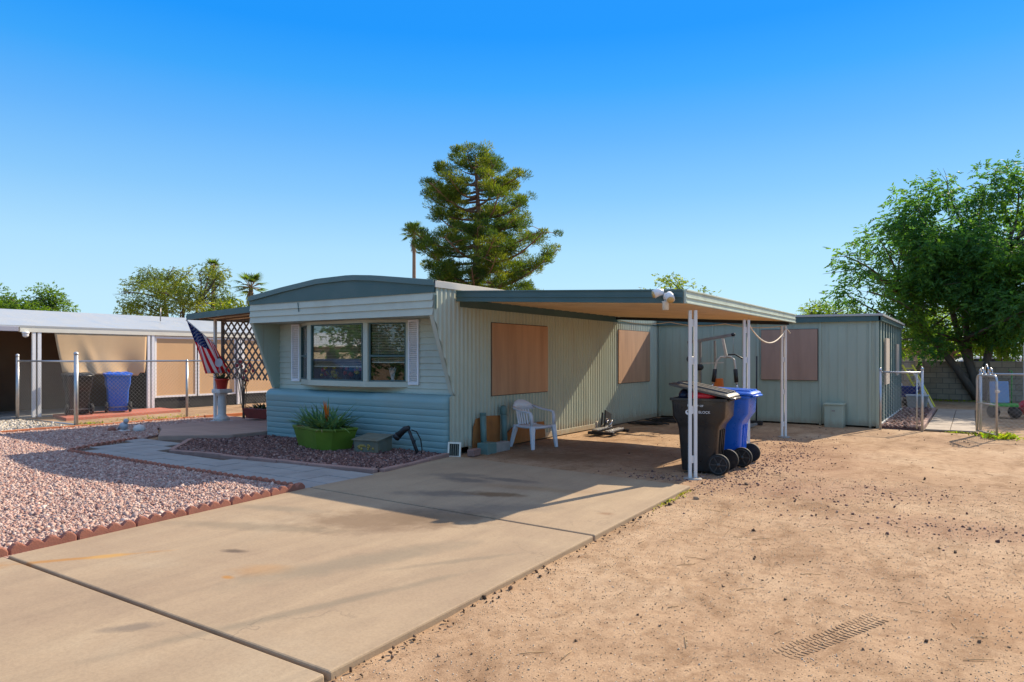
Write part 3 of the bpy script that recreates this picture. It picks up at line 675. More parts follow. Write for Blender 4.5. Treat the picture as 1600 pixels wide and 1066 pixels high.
# plywood boards fixed over the long wall's windows
for y0, y1, z0, z1 in ((9.75, 11.64, .92, 2.20), (14.92, 16.82, .97, 2.25)):
    mb = MB(); mb.box(XR+.018, XR+.05, y0, y1, z0, z1); mb.cm = 1; mb.box(XR+.017, XR+.03, y0-.012, y1+.012, z0-.012, z1+.012)
    bd = mb.build('window_board', ['board_ply', 'dark_edge'], home)
    for yy in (y0+.06, y1-.06):
        for zz in (z0+.06, (z0+z1)/2, z1-.06): MB().box(XR+.05, XR+.053, yy-.008, yy+.008, zz-.008, zz+.008).build('screw_head', 'grey_metal', bd)
# things standing in the bay window
t = thing('flower_vase', 'vase of yellow and red flowers behind the bay window glass', 'flowers', (-9.9, 9.1, .84))
MB().lathe([(.06, 0), (.09, .1), (.05, .22), (.07, .26)], (-9.9, 9.1, .84), 12).build('vase', 'pipe_green', t)
for i in range(24):
    c = (-9.9+random.uniform(-.55, .55), 8.95+random.uniform(-.14, .12), 1.28+random.uniform(-.06, .14)); k = i % 5
    bl_ = MB().ball(c, random.uniform(.03, .055), 8, jit=.2).build('bloom', 'flower_yellow' if k < 3 else 'flower_red', t)
    MB().tube([(-9.9, 9.1, 1.08), (c[0]*.6-9.9*.4, 9.0, 1.12), (c[0], c[1], c[2])], .006, 4).build('stem', 'pipe_green', bl_)
t = thing('reed_diffuser', 'white sticks fanned in a jar behind the right bay pane', 'ornament', (-8.62, 8.95, .84))
MB().lathe([(.05, 0), (.06, .28), (.03, .36)], (-8.62, 8.95, .84), 10).build('jar', 'white_clean', t)
for i in range(6): MB().bar((-8.62, 8.95, 1.15), (-8.62+.035*(i-2.5), 8.95, 1.42+random.uniform(-.02, .02)), .012, .008).build('stick', 'white_clean', t)

# ------------------------------------------------------------------ carport
cp = thing('carport', 'flat metal carport with white posts joined to the long wall of the home', 'carport', (-5, 11.6, 0))
FL, FR, BL_, BR_ = (XR+.06, 8.76), (-3.03, 8.38), (XR+.06, 14.95), (-3.05, 14.90)
def cz(x): return 2.53+(2.30-2.53)*(x-(XR))/(4.0)
mb = MB(); Z0 = [cz(p[0]) for p in (FL, FR, BR_, BL_)]
c4 = [FL, FR, BR_, BL_]
mb.add([(p[0], p[1], z+.03) for p, z in zip(c4, Z0)]+[(p[0], p[1], z+.13) for p, z in zip(c4, Z0)], [(0,3,2,1),(4,5,6,7),(0,1,5,4),(1,2,6,5),(2,3,7,6),(3,0,4,7)])
mb.build('roof_deck', 'ceiling_tan', cp)
mb = MB(); k = 0
for i in range(1, 20):                                            # ceiling pans
    f = i/20; a = Vector((FL[0], FL[1]+(BL_[1]-FL[1])*f, cz(FL[0])+.03)); b = Vector((FR[0], FR[1]+(BR_[1]-FR[1])*f, cz(FR[0])+.03))
    mb.bar(a+Vector((.02, 0, -.004)), b-Vector((.02, 0, .004)), .022, .012)
mb.build('ceiling_rib', 'ceiling_tan', cp)['kind'] = 'stuff'
def fascia(name, a, b, za, zb, h, m, out, rails=True):
    mb = MB(); a, b = Vector((*a, za)), Vector((*b, zb)); o = Vector(out); Z = Vector((0, 0, 1))
    mb.slabpoly([a, b, b+Z*h, a+Z*h], o*.03)
    for q, th in ((0, .022), (h*.40, .016), (h-.02, .022), ): mb.slabpoly([a+Z*q+o*.03, b+Z*q+o*.03, b+Z*(q+th)+o*.03, a+Z*(q+th)+o*.03], o*.014)
    return mb.build(name, m, cp, bevel=.003)
fr_n = Vector((FR[1]-FL[1], -(FR[0]-FL[0]), 0)).normalized()
fascia('front_fascia', FL, FR, cz(FL[0])-.02, cz(FR[0])-.02, .175, 'teal_trim', fr_n)
fascia('end_fascia', FR, BR_, cz(FR[0])-.02, cz(BR_[0])-.02+.02, .175, 'pale_trim', (1, 0, 0))
fascia('rear_fascia', BR_, BL_, cz(BR_[0]), cz(BL_[0])-.02, .155, 'teal_trim', (0, 1, 0))
mb = MB(); mb.bar((XR+.09, 14.7, cz(XR)-.02), (-3.1, 14.7, cz(-3.1)-.02), .05, .06); mb.build('rear_beam', 'black_metal', cp)
for i, (x, y, zb) in enumerate(((-3.06, 8.80, .0), (-3.12, 11.6, .0), (-3.15, 14.45, .0))):
    mb = MB(); zt = cz(x)-.085; pr = [(-.022, -.017), (.022, -.017), (.022, .017), (-.022, .017)]
    u = Vector((math.cos(R(34)), math.sin(R(34)), 0)) if i < 3 else Vector((1, 0, 0)); v = Vector((-u.y, u.x, 0)); zz = Vector((0, 0, 1))
    for s_ in (-1, 1): mb.obox(Vector((x, y, (zb+zt)/2))+u*s_*.036, u*.021, v*.02, zz*(zt-zb)/2)
    for h in (.25, .9, 1.55, 2.05): mb.obox((x, y, h), u*.016, v*.004, zz*.05)
    po = mb.build('post', 'white_paint', cp, bevel=.003)
    MB().lathe([(.12, -.05), (.12, .004), (.09, .010)], (x, y, 0), 14).build('footing', 'concrete_block', po)
fl = thing('floodlight', 'white twin security floodlight on the carport front corner', 'floodlight', (-3.22, 8.36, 2.36))
q = Vector((-3.22, 8.33, 2.37)); mb = MB(); mb.lathe([(.055, -.035), (.06, 0), (.055, .035)], q, 14); mb.obox(q+Vector((0, .03, 0)), (.05, 0, 0), (0, .03, 0), (0, 0, .05)); mb.build('mount', 'white_clean', fl)
for dx, dz, dy in ((-.15, .03, -.10), (.08, -.05, -.12)):
    h = q+Vector((dx, dy, dz)); a = q+Vector((dx*.35, -.03, .06 if dx < 0 else .03)); mb = MB(); mb.tube([a, a*.5+h*.5+Vector((0, 0, .01)), h], [.038, .05, .056], 14); hd = mb.build('lamp_head', 'white_clean', fl)
    dv = (h-a).normalized(); MB().tube([h-dv*.004, h+dv*.016], [.046, .043], 12).build('lens', 'amber_glass', hd)
mb = MB(); mb.lathe([(.04, -.17), (.042, -.08), (.05, -.06)], q+Vector((-.02, -.03, 0)), 12); mb.build('sensor', 'beam_cream', fl)
rope = MB(); pts = []
for i in range(25):
    t_ = i/24; pts.append((-3.10, 11.7+(14.4-11.7)*t_, 2.15-.30*math.sin(PI*t_)**.8+.02*t_))
rope.tube([(-3.1, 11.62, 2.2)]+pts+[(-3.1, 14.55, 2.16), (-3.06, 14.62, 2.08)], .012, 6)
tag(rope.build('rope', 'rope_white'), 'pale rope drooping between the two rear carport posts', 'rope')
cb = MB(); pts = []
for i in range(31): t_ = i/30; pts.append((XR+.2+3.7*t_, 14.62, cz(XR+.2+3.7*t_)-.07-.06*abs(math.sin(PI*t_*3))))
cb.tube(pts, .010, 6); tag(cb.build('ceiling_cable', 'rope_white'), 'thin pale cable strung under the rear edge of the carport', 'cable')

# ------------------------------------------------------------------ shed addition
SX0, SX1, SY0, SY1, SZ = XR+.04, -1.76, 17.4, 23.2, 2.50
sh = thing('shed', 'long green flat roofed shed addition behind the carport', 'shed', (-4.4, 20, 0))
mb = MB(); mb.box(SX0, SX1, SY0, SY0+.03, .03, SZ); mb.cm = 0
x = SX0+.2
while x < SX1: mb.box(x, x+.010, SY0-.006, SY0-.0005, .03, SZ); x += .2
mb.build('front_wall', 'shed_siding', sh)
for x in (SX0+.02, -5.55, -4.42, -3.0, -1.95): MB().box(x, x+.05, SY0-.022, SY0-.001, .0, SZ-.08).build('batten', 'shed_siding', sh)
MB().box(SX1-.05, SX1+.01, SY0-.022, SY0-.001, .0, SZ-.08).build('corner_trim', 'shed_siding', sh)
mb = MB(); mb.box(SX1-.03, SX1, SY0+.03, SY1, .06, SZ); mb.build('side_wall', 'shed_siding', sh)
y = SY0+.12
while y < SY1: MB().box(SX1+.001, SX1+.03, y, y+.05, .091, SZ-.081).build('side_batten', 'teal_trim', sh); y += .61
mb = MB(); mb.box(SX1+.001, SX1+.04, SY0, SY1, .0, .09); mb.build('base_trim', 'white_paint', sh)
mb = MB(); mb.box(SX0, SX0+.03, SY0+.04, SY1, .0, SZ); mb.box(SX0, SX1, SY1, SY1+.03, 0, SZ); mb.build('back_wall', 'shed_siding', sh)
mb = MB(); mb.add([(SX0, SY0-.10, SZ+.10), (SX1+.10, SY0-.10, SZ+.03), (SX1+.10, SY1+.1, SZ+.03), (SX0, SY1+.1, SZ+.10), (SX0, SY0-.10, SZ+.15), (SX1+.10, SY0-.10, SZ+.08), (SX1+.10, SY1+.1, SZ+.08), (SX0, SY1+.1, SZ+.15)], [(0,3,2,1),(4,5,6,7),(0,1,5,4),(1,2,6,5),(2,3,7,6),(3,0,4,7)])
mb.build('roof', 'roof_white', sh)
mb = MB(); mb.slabpoly([(SX0, SY0-.07, SZ-.06), (SX1+.05, SY0-.07, SZ-.09), (SX1+.05, SY0-.07, SZ+.028), (SX0, SY0-.07, SZ+.098)], (0, .065, 0)); mb.box(SX1+.01, SX1+.07, SY0-.07, SY1, SZ-.08, SZ+.025); mb.build('fascia', 'teal_trim', sh)
mb = MB(); mb.box(SX0, SX0+3.2, SY0+.02, SY0+.035, SZ, SZ+.085); mb.build('gable_filler', 'shed_siding', sh)
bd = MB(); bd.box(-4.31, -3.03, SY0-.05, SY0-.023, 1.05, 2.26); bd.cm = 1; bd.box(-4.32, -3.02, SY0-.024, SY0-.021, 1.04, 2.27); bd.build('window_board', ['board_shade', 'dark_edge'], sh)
for y0, y1, z0, z1 in ((18.35, 19.15, .95, 2.05), (21.2, 21.75, 1.1, 1.95)):
    MB().box(SX1+.03, SX1+.07, y0, y1, z0, z1).build('side_board', 'picket', sh)
ub = thing('utility_box', 'green metal utility box at the foot of the shed front', 'utility box', (-2.65, 17.2, 0))
MB().box(-2.82, -2.43, 16.98, 17.37, -.02, .50).build('cabinet', 'shed_siding', ub, bevel=.01)
MB().box(-2.84, -2.41, 16.96, 17.37, .50, .54).build('lid', 'shed_siding', ub, bevel=.01)
MB().box(-2.66, -2.59, 16.970, 16.98, .36, .39).build('handle', 'grey_metal', ub)

# ------------------------------------------------------------------ home gym under the carport roof, against the shed
gym = thing('home_gym', 'grey and orange multi station exercise machine in front of the shed', 'exercise machine', (-4.85, 15.9, 0))
G = lambda x, y, z: (-4.9+x, 15.9+y, z)
mb = MB(); mb.bar(G(-.7, 0, .06), G(.75, 0, .06), .06, .06); mb.bar(G(-.7, -.35, .05), G(-.7, .35, .05), .06, .05); mb.bar(G(.75, -.35, .05), G(.75, .35, .05), .06, .05); mb.build('base_frame', 'grey_metal', gym)
mb = MB(); mb.bar(G(-.45, 0, .08), G(-.45, 0, 2.02), .06, .06); mb.bar(G(-.05, 0, .08), G(-.10, 0, 1.98), .045, .045); mb.build('upright', 'grey_metal', gym)
mb = MB(); mb.bar(G(-.75, 0, 1.94), G(.36, 0, 2.12), .055, .07); mb.build('boom', 'grey_metal', gym)
mb = MB(); mb.tube([G(.33, -.035, 2.115), G(.33, .035, 2.115)], .042, 14); mb.tube([G(-.70, -.03, 1.95), G(-.70, .03, 1.95)], .042, 14); mb.build('pulley', 'black_metal', gym)
mb = MB(); mb.bar(G(.08, 0, 2.05), G(.17, 0, 1.62), .05, .055); mb.build('arm_hanger', 'beige_tube', gym)
for s_ in (-1, 1):
    xm = .17; mb = MB(); mb.tube([G(xm, 0, 1.60), G(xm+s_*.12, -.03, 1.60), G(xm+s_*.20, -.06, 1.52), G(xm+s_*.24, -.10, 1.30), G(xm+s_*.27, -.12, .98)], .026, 10); ar = mb.build('press_arm', 'beige_tube', gym)
    MB().tube([G(xm+s_*.235, -.10, 1.32), G(xm+s_*.265, -.12, 1.02)], .047, 12).build('foam_grip', 'black_metal', ar)
    MB().tube([G(xm+s_*.27, -.12, .98), G(xm+s_*.30, -.14, .86), G(xm+s_*.24, -.16, .82)], .028, 10).build('handle', 'chrome', ar)
mb = MB(); mb.bar(G(-.02, -.06, 1.1), G(.04, -.07, .40), .10, .26, (1, 0, .1)); mb.build('backrest', 'orange_pad', gym, bevel=.03)
mb = MB(); mb.bar(G(.02, -.06, .45), G(.45, -.06, .42), .30, .08); mb.build('seat', 'orange_pad', gym, bevel=.03)
mb = MB(); mb.tube([G(.18, .05, 1.65), G(.36, .03, 1.66), G(.56, .0, 1.55), G(.60, .0, 1.50)], .018, 8); mb.build('lat_bar', 'black_metal', gym)
mb = MB(); mb.tube([G(.33, 0, 2.06), G(.32, .02, 1.68)], .006, 6); mb.tube([G(-.70, 0, 1.9), G(-.70, 0, 1.0)], .006, 6); mb.tube([G(-.62, 0, 2.35), G(-.64, 0, 2.0)], .006, 6); mb.build('cable', 'grey_metal', gym)
for x, z in ((-.42, 1.36), (-.62, 1.55)): MB().tube([G(x, -.24, z), G(x, -.05, z)], .075, 16).build('roller_pad', 'black_metal', gym)
mb = MB(); mb.bar(G(-.42, -.12, 1.45), G(.12, -.04, 1.47), .025, .025); mb.build('cross_bar', 'beige_tube', gym)
mb = MB(); mb.box(-4.9-.62, -4.9-.30, 15.78, 16.02, .1, .75); mb.build('weight_stack', 'black_metal', gym, bevel=.01)
br = thing('broom', 'thin black pole leaning upright beside the exercise machine', 'pole', (-4.25, 16.5, 0))
MB().tube([(-4.22, 16.55, .1), (-4.25, 16.7, 1.62)], .018, 8).build('stick', 'black_metal', br); MB().box(-4.36, -4.08, 16.5, 16.6, 0, .1).build('head', 'black_metal', br, bevel=.01)

# ------------------------------------------------------------------ wheelie bins
def rrect(x0, x1, y, z, r=.05, n=4):
    out = []
    for cx, cy, a0 in ((x1-r, y-r, 0), (x0+r, y-r, 90), (x0+r, -y+r, 180), (x1-r, -y+r, 270)):
        for k in range(n+1): a = R(a0+90*k/n); out.append((cx+r*math.cos(a), cy+r*math.sin(a), z))
    return out
def make_bin(label, loc, rot, body_m, lid_m, open_deg=0, group=None, mark=True):
    t = thing('wheelie_bin', label, 'trash bin', loc, group)
    mb = MB(); mb.smooth = True
    secs = [rrect(-.27, .19, .235, .03, .04), rrect(-.275, .20, .24, .06), rrect(-.315, .235, .262, .60), rrect(-.325, .25, .27, .66), rrect(-.385, .335, .298, .78), rrect(-.40, .35, .305, 1.0), rrect(-.425, .375, .328, 1.005), rrect(-.425, .375, .328, 1.04), rrect(-.39, .34, .295, 1.04), rrect(-.37, .32, .28, .80)]
    mb.loft(secs); bo = mb.build('body', body_m, t, local=True)
    bo.modifiers.new('Edge', 'EDGE_SPLIT').split_angle = R(35)
    rb = MB()
    for y in (-.10, 0, .10): rb.obox((.222, y, .34), (.012, 0, .0), (0, .012, 0), (.021, 0, .26))
    rb.build('rib', body_m, bo, local=True)
    gv = MB()
    for x in (-.335, -.30): gv.obox((x, -.3005, .90), (.009, 0, 0), (0, .003, 0), (0, 0, .055))
    gv.build('grip_slot', 'black_box', bo, local=True)
    if mark:
        mk = MB(); y = -.3050; n = 14
        mk.add([(-.155+.042*math.cos(2*PI*i/n), y+.002, .845+.036*math.sin(2*PI*i/n)) for i in range(n)], [tuple(range(n))])
        mk.cm = 1; mk.add([(-.15+.022*math.cos(2*PI*i/n), y-.0005, .852+.018*math.sin(2*PI*i/n)) for i in range(n)], [tuple(range(n))]); mk.cm = 0
        for (x0, x1, z0, z1) in ((-.165, -.135, .925, .955), (-.125, -.105, .925, .955)): mk.add([(x0, y, z0), (x1, y, z0), (x1, y, z1), (x0, y, z1)], [(0, 1, 2, 3)])
        mk.build('emblem', ['white_clean', 'black_box'], bo, local=True)
        for txt, sz, x, z in (('CITY OF', .040, -.095, .925), ('RE', .05, -.105, .835), ('BLOCK', .05, -.015, .835)):
            if txt == 'RE': continue
            cu = bpy.data.curves.new('lettering', 'FONT'); cu.body = txt; cu.size = sz; cu.extrude = .0005
            tmp = bpy.data.objects.new('tmp', cu); COL.objects.link(tmp)
            bpy.context.view_layer.update(); me = bpy.data.meshes.new_from_object(tmp.evaluated_get(bpy.context.evaluated_depsgraph_get()))
            bpy.data.objects.remove(tmp)
            me.materials.clear(); me.materials.append(MATS['white_clean'])
            lo = bpy.data.objects.new('lettering', me); COL.objects.link(lo); lo.parent = bo; lo.location = (x, y-.003, z); lo.rotation_euler = (R(90), 0, 0)
    hb = MB(); hb.tube([(.36, -.27, 1.02), (.42, -.27, 1.035), (.42, .27, 1.035), (.36, .27, 1.02)], .017, 8); hb.build('handle_bar', body_m, bo, local=True)
    lb = MB(); lb.smooth = True; ca, sa = math.cos(R(open_deg)), math.sin(R(open_deg)); hx, hz = .40, 1.055
    def L(x, y, z): dx, dz = x-hx, z-hz; return (hx+dx*ca+dz*sa, y, hz-dx*sa+dz*ca)
    g = [[L(*p) for p in rrect(a, b_, c, z, .06)] for a, b_, c, z in ((-.445, .40, .335, 1.045), (-.455, .41, .345, 1.05), (-.455, .41, .345, 1.075), (-.40, .385, .315, 1.095), (-.25, .30, .20, 1.112))]
    lb.loft(g); ld = lb.build('lid', lid_m, t, local=True); ld.modifiers.new('Edge', 'EDGE_SPLIT').split_angle = R(30)
    rb = MB()
    for y in (-.20, 0, .20):
        rb.add([L(x, yy, z) for x, yy, z in ((-.36, y-.07, 1.095), (.36, y-.07, 1.095), (.36, y+.07, 1.095), (-.36, y+.07, 1.095), (-.34, y-.055, 1.122), (.35, y-.055, 1.122), (.35, y+.055, 1.122), (-.34, y+.055, 1.122))], [(0,3,2,1),(4,5,6,7),(0,1,5,4),(1,2,6,5),(2,3,7,6),(3,0,4,7)])
    rb.build('lid_rib', lid_m, ld, local=True)
    ax = MB(); ax.tube([(.255, -.30, .145), (.255, .30, .145)], .012, 8); ax.build('axle', 'grey_metal', t, local=True)
    for s_ in (-1, 1):
        wb = MB(); y0, y1 = s_*.255, s_*.315
        wb.tube([(.255, y0, .145), (.255, y0+(y1-y0)*.15, .145), (.255, y0+(y1-y0)*.85, .145), (.255, y1, .145)], [.135, .145, .145, .135], 24); wh = wb.build('wheel', 'rubber', t, local=True); wh.modifiers.new('Edge', 'EDGE_SPLIT').split_angle = R(40)
        hbm = MB(); yy = y1+s_*.003
        hbm.tube([(.255, y1, .145), (.255, y1+s_*.012, .145)], .03, 12)
        for k in range(6): a = 2*PI*k/6; hbm.bar((.255+.03*math.cos(a), yy, .145+.03*math.sin(a)), (.255+.105*math.cos(a), yy, .145+.105*math.sin(a)), .014, .01, (0, 1, 0))
        hbm.tube([(.255+.115*math.cos(2*PI*k/20), yy, .145+.115*math.sin(2*PI*k/20)) for k in range(21)], .007, 5); hbm.build('hub', 'bin_lid', wh, local=True)
    t.rotation_euler = (0, 0, rot); return t
make_bin('black wheelie bin with its lid propped open by bags', (-3.13, 9.52, -.01), R(4), 'bin_black', 'bin_lid', 11.5)
make_bin('blue wheelie bin beside the black one under the carport edge', (-3.06, 10.42, -.01), R(3), 'bin_blue', 'bin_blue', 2, mark=False)
make_bin('blue wheelie bin on the neighbour red slab behind the chain link fence', (-20.0, 9.75, .06), R(-22), 'bin_blue', 'bin_blue', 0, mark=False)
make_bin('black wheelie bin on the neighbour red slab behind the chain link fence', (-20.02, 8.72, .06), R(-15), 'bin_black', 'bin_lid', 0, mark=False)
for nm, lb_, cc, sq, m in (('trash_bag', 'red bag squeezed under the open lid of the black bin', (-3.12, 9.33, 1.06), (1.5, .8, .52), 'bag_red'), ('trash_bag', 'dark navy bag bulging from the front of the black bin', (-3.38, 9.5, 1.06), (.75, 1.6, .75), 'bag_navy')):
    mb = MB(); mb.ball(cc, .14, 14, sq, .08); tag(mb.build(nm, m), lb_, 'trash bag')

# ------------------------------------------------------------------ plastic chair (local, faces +X)
ch = thing('plastic_chair', 'white plastic armchair standing by the long corrugated wall', 'chair', (-6.48, 10.28, 0))
mb = MB(); sec = []
for i in range(9):
    u = -.23+.46*i/8; zc = .40-.02*math.sin(PI*i/8)+(-.03 if i == 8 else 0); hw = .235+.02*i/8
    sec.append([(u, y, zc-.012*(1-(y/hw)**2)+ (.0)) for y in np.linspace(-hw, hw, 9)]+[(u, y, zc-.03) for y in np.linspace(hw, -hw, 9)])
mb.smooth = True; mb.loft(sec); mb.build('seat', 'plastic_white', ch, local=True)
mb = MB(); mb.tube([(.235, -.25, .375), (.245, 0, .365), (.235, .25, .375)], .022, 8); mb.build('seat_lip', 'plastic_white', ch, local=True)
def bx(y, z): return -.23-.10*(z-.4)/.42+.06*(y/.25)**2
mb = MB()
for y in (-.15, -.09, -.03, .03, .09, .15): mb.bar((bx(y, .39), y, .39), (bx(y, .66), y, .66), .034, .010, (1, 0, 0))
sec = []
for i in range(13):
    y = -.27+.54*i/12; top = .83-.13*abs(y/.27)**2.4; z0 = .655
    sec.append([(bx(y, z0), y, z0), (bx(y, top), y, top), (bx(y, top)-.016, y, top), (bx(y, z0)-.016, y, z0)])
mb.smooth = True; mb.loft(sec); mb.build('backrest', 'plastic_white', ch, local=True)
for s_ in (-1, 1):
    mb = MB(); a = []
    path = [(bx(.25, .70), .262, .72), (-.18, .285, .69), (-.02, .30, .655), (.15, .298, .64), (.215, .29, .625), (.235, .283, .57), (.245, .278, .40)]
    sec = []
    for i, p in enumerate(path):
        wv = .030; q0 = path[max(0, i-1)]; q1 = path[min(len(path)-1, i+1)]; dx, dz = q1[0]-q0[0], q1[2]-q0[2]; l = math.hypot(dx, dz); nx_, nz_ = -dz/l, dx/l
        sec.append([(p[0]+nx_*.012, s_*(p[1]+wv), p[2]+nz_*.012), (p[0]+nx_*.015, s_*p[1], p[2]+nz_*.015), (p[0]+nx_*.012, s_*(p[1]-wv), p[2]+nz_*.012), (p[0]-nx_*.012, s_*(p[1]-wv), p[2]-nz_*.012), (p[0]-nx_*.012, s_*(p[1]+wv), p[2]-nz_*.012)])
    mb.smooth = True; mb.loft(sec); mb.build('armrest', 'plastic_white', ch, local=True)
    for f in (1, -1):
        mb = MB(); top = (.235, s_*.268, .40) if f > 0 else (-.20, s_*.225, .40); bot = (.285, s_*.30, 0) if f > 0 else (-.30, s_*.27, 0); sec = []
        for t_ in (0, .3, .65, 1):
            p = [top[k]+(bot[k]-top[k])*t_ for k in range(3)]; h = .050*(1-.35*t_); sec.append([(p[0]+h*.55, p[1]-h, p[2]), (p[0]+h*.55, p[1]+h, p[2]), (p[0]-h*.55, p[1]+h*.9, p[2]), (p[0]-h*.55, p[1]-h*.9, p[2])])
        mb.loft(sec); mb.build('leg', 'plastic_white', ch, local=True, bevel=.006)
ch.rotation_euler = (0, 0, R(-12))

# ------------------------------------------------------------------ clutter along the long wall
def panel(name, label, poly, x, th, m, cat='panel'):
    mb = MB(); mb.slabpoly([(x, y, z) for y, z in poly], (th, 0, 0)); return tag(mb.build(name, m, bevel=.004), label, cat)
panel('plywood_offcut', 'rust orange plywood panel leaning on the wall behind two green pipes', [(9.18, .0), (9.98, .0), (9.98, .56), (9.55, .58), (9.28, .55), (9.20, .42)], XR+.035, .02, 'rust_ply')
panel('plywood_offcut', 'rust orange curved plywood panel behind the white plastic chair', [(10.05, .0), (11.5, .02), (11.45, .34), (10.75, .36), (10.35, .32), (10.12, .2)], XR+.06, .02, 'rust_ply')
for i, (y, h, cap) in enumerate(((9.36, .64, 0), (9.98, .68, 1))):
    p = thing('drain_pipe', ('plain green pipe' if not cap else 'green pipe with a domed cap')+' standing against rusty plywood by the wall', 'pipe', (XR+.14, y, 0))
    MB().tube([(XR+.16, y-.01, 0), (XR+.13, y, h)], [.05, .055], 14).build('shaft', 'pipe_green', p)
    if cap: MB().lathe([(.062, -.10), (.066, -.09), (.066, 0), (.05, .045), (.02, .065)], (XR+.13, y, h), 14).build('cap', 'pipe_green', p)
    else: MB().lathe([(.058, -.03), (.058, .01)], (XR+.13, y, h), 14).build('collar', 'pipe_green', p)
tag(MB().box(-6.84, -6.62, 9.1, 9.36, -.02, .17).build('concrete_block', 'pipe_green', bevel=.01), 'green painted concrete block at the foot of the plain pipe', 'block')
tag(MB().obox((-6.72, 9.58, .06), (.07, 0, 0), (0, .23, 0), (0, 0, .08)).build('concrete_block', 'concrete_block', bevel=.012), 'grey concrete block lying beside the green painted block', 'block')
tag(MB().obox((-6.72, 8.86, .05), (.06, .01, 0), (-.02, .13, 0), (0, 0, .055)).build('brick', 'edger_pink', bevel=.015), 'rounded tan brick lying at the wall corner near the vent', 'brick')
vt = thing('floor_vent', 'cream louvred vent cover leaning at the home corner', 'vent', (-6.86, 8.50, 0))
u = Vector((math.cos(R(20)), math.sin(R(20)), 0)); n = Vector((u.y, -u.x, 0)); c = Vector((-6.80, 8.45, .13)); zv = Vector((0, 0, 1))+n*-.15
mb = MB()
for s_ in (-1, 1): mb.obox(c+u*s_*.095, u*.014, zv*.12, n*.015); mb.obox(c+zv*s_*.107, u*.08, zv*.013, n*.0149)
mb.build('vent_frame', 'beam_cream', vt, bevel=.003); MB().obox(c-n*.011, u*.084, zv*.098, n*.003).build('vent_back', 'black_box', vt)
for i in range(4): MB().obox(c+u*(-.052+.035*i), u*.006, zv*.09, n*.008).build('louvre', 'mail_metal', vt)
stp = thing('stepper', 'black metal stepper exerciser lying on the dirt by the wall', 'exercise stepper', (-6.3, 12.9, 0))
S = lambda x, y, z: Vector((-6.32+x, 12.95+y, z))
mb = MB(); mb.bar(S(-.25, -.38, .04), S(.32, -.38, .05), .09, .06); mb.bar(S(-.25, .30, .04), S(.32, .34, .05), .08, .06); mb.bar(S(-.15, -.38, .06), S(-.15, .32, .06), .07, .05); mb.bar(S(.2, -.38, .06), S(.2, .32, .06), .05, .05); mb.build('base_frame', 'black_metal', stp, bevel=.006)
mb = MB(); mb.bar(S(-.05, -.50, .11), S(.02, .05, .15), .14, .03); mb.build('pedal', 'grey_metal', stp, bevel=.006); mb = MB(); mb.bar(S(.22, -.46, .09), S(.26, .1, .12), .14, .03); mb.build('pedal', 'grey_metal', stp, bevel=.006)
mb = MB(); mb.bar(S(-.02, .02, .10), S(-.06, .14, .44), .30, .03, (1, 0, 0)); mb.bar(S(-.18, .05, .08), S(-.2, .16, .42), .03, .03); mb.build('back_plate', 'black_metal', stp, bevel=.006)
mb = MB(); mb.tube([S(-.1, -.05, .14), S(0, .03, .3)], .028, 10); mb.tube([S(.05, -.05, .14), S(.08, .03, .28)], .028, 10); mb.build('piston', 'chrome', stp)
mb = MB(); mb.tube([S(-.3, .02, .0), S(-.28, .03, .24)], .03, 8); mb.build('stub', 'rope_white', stp)
wd = []
for lbl, cx, cy, r0, n_ in (('black garden hose lying in loose coils along the shed foot', -6.2, 16.2, .45, 5), ('black cable heap on the dirt near the carport wall corner', -6.45, 15.2, .30, 4)):
    pts = []
    for i in range(n_*16): a = 2*PI*i/16; rr = r0*(.7+.4*math.sin(i*.21))+random.uniform(-.03, .03); pts.append((cx+rr*1.35*math.cos(a)+i*.004, cy+rr*.75*math.sin(a), .018+.010*(i//16)+random.uniform(0, .01)))
    mb = MB(); mb.tube(pts, .016, 6); tag(mb.build('hose', 'rubber'), lbl, 'hose')

# ------------------------------------------------------------------ leaf helpers
def leaf_quads(P, D, L, W, cols, U=None):
    """rhombic leaves at P along D (n,3), length L (n), width W (n)"""
    n = len(P); D = D/np.linalg.norm(D, axis=1)[:, None]; r = rng.normal(size=(n, 3)) if U is None else U
    S_ = np.cross(D, r); S_ /= np.linalg.norm(S_, axis=1)[:, None]+1e-9
    L = np.asarray(L).reshape(-1, 1)*np.ones((n, 1)); W = np.asarray(W).reshape(-1, 1)*np.ones((n, 1))
    V = np.stack([P, P+D*L*.45+S_*W*.5, P+D*L, P+D*L*.45-S_*W*.5], 1)
    return V.reshape(-1, 3), (np.arange(n)[:, None]*4+np.arange(4)[None]), cols
def blade(mb, base, d, L, W, droop=.3, seg=5, fold=.25):
    """one tapering, arching leaf blade with a channelled section"""
    d = Vector(d).normalized(); p = Vector(base); side, _ = frame_z(d); secs = []
    for i in range(seg+1):
        t = i/seg; w = W*(1-t**1.6)*(.75+.25*min(1, t*4))+.0008; q = Vector((0, 0, 1)); nrm = side.cross(d).normalized()
        secs.append([p-side*w/2+nrm*w*fold, p, p+side*w/2+nrm*w*fold, p+nrm*w*fold*.25+side*0])
        p = p+d*L/seg; d = (d+Vector((0, 0, -droop/seg))).normalized()
    mb.loft([[s_[0], s_[1], s_[2]] for s_ in secs], cap=False, close=False)
def colour_mesh(mb, name, mat, parent, fn, local=False):
    o = mb.build(name, mat, parent, local=local, smooth=True); me = o.data
    a = me.color_attributes.new('col', 'FLOAT_COLOR', 'CORNER')
    for p in me.polygons:
        c = fn(p)
        for li in p.loop_indices: a.data[li].color = (*c, 1)
    return o

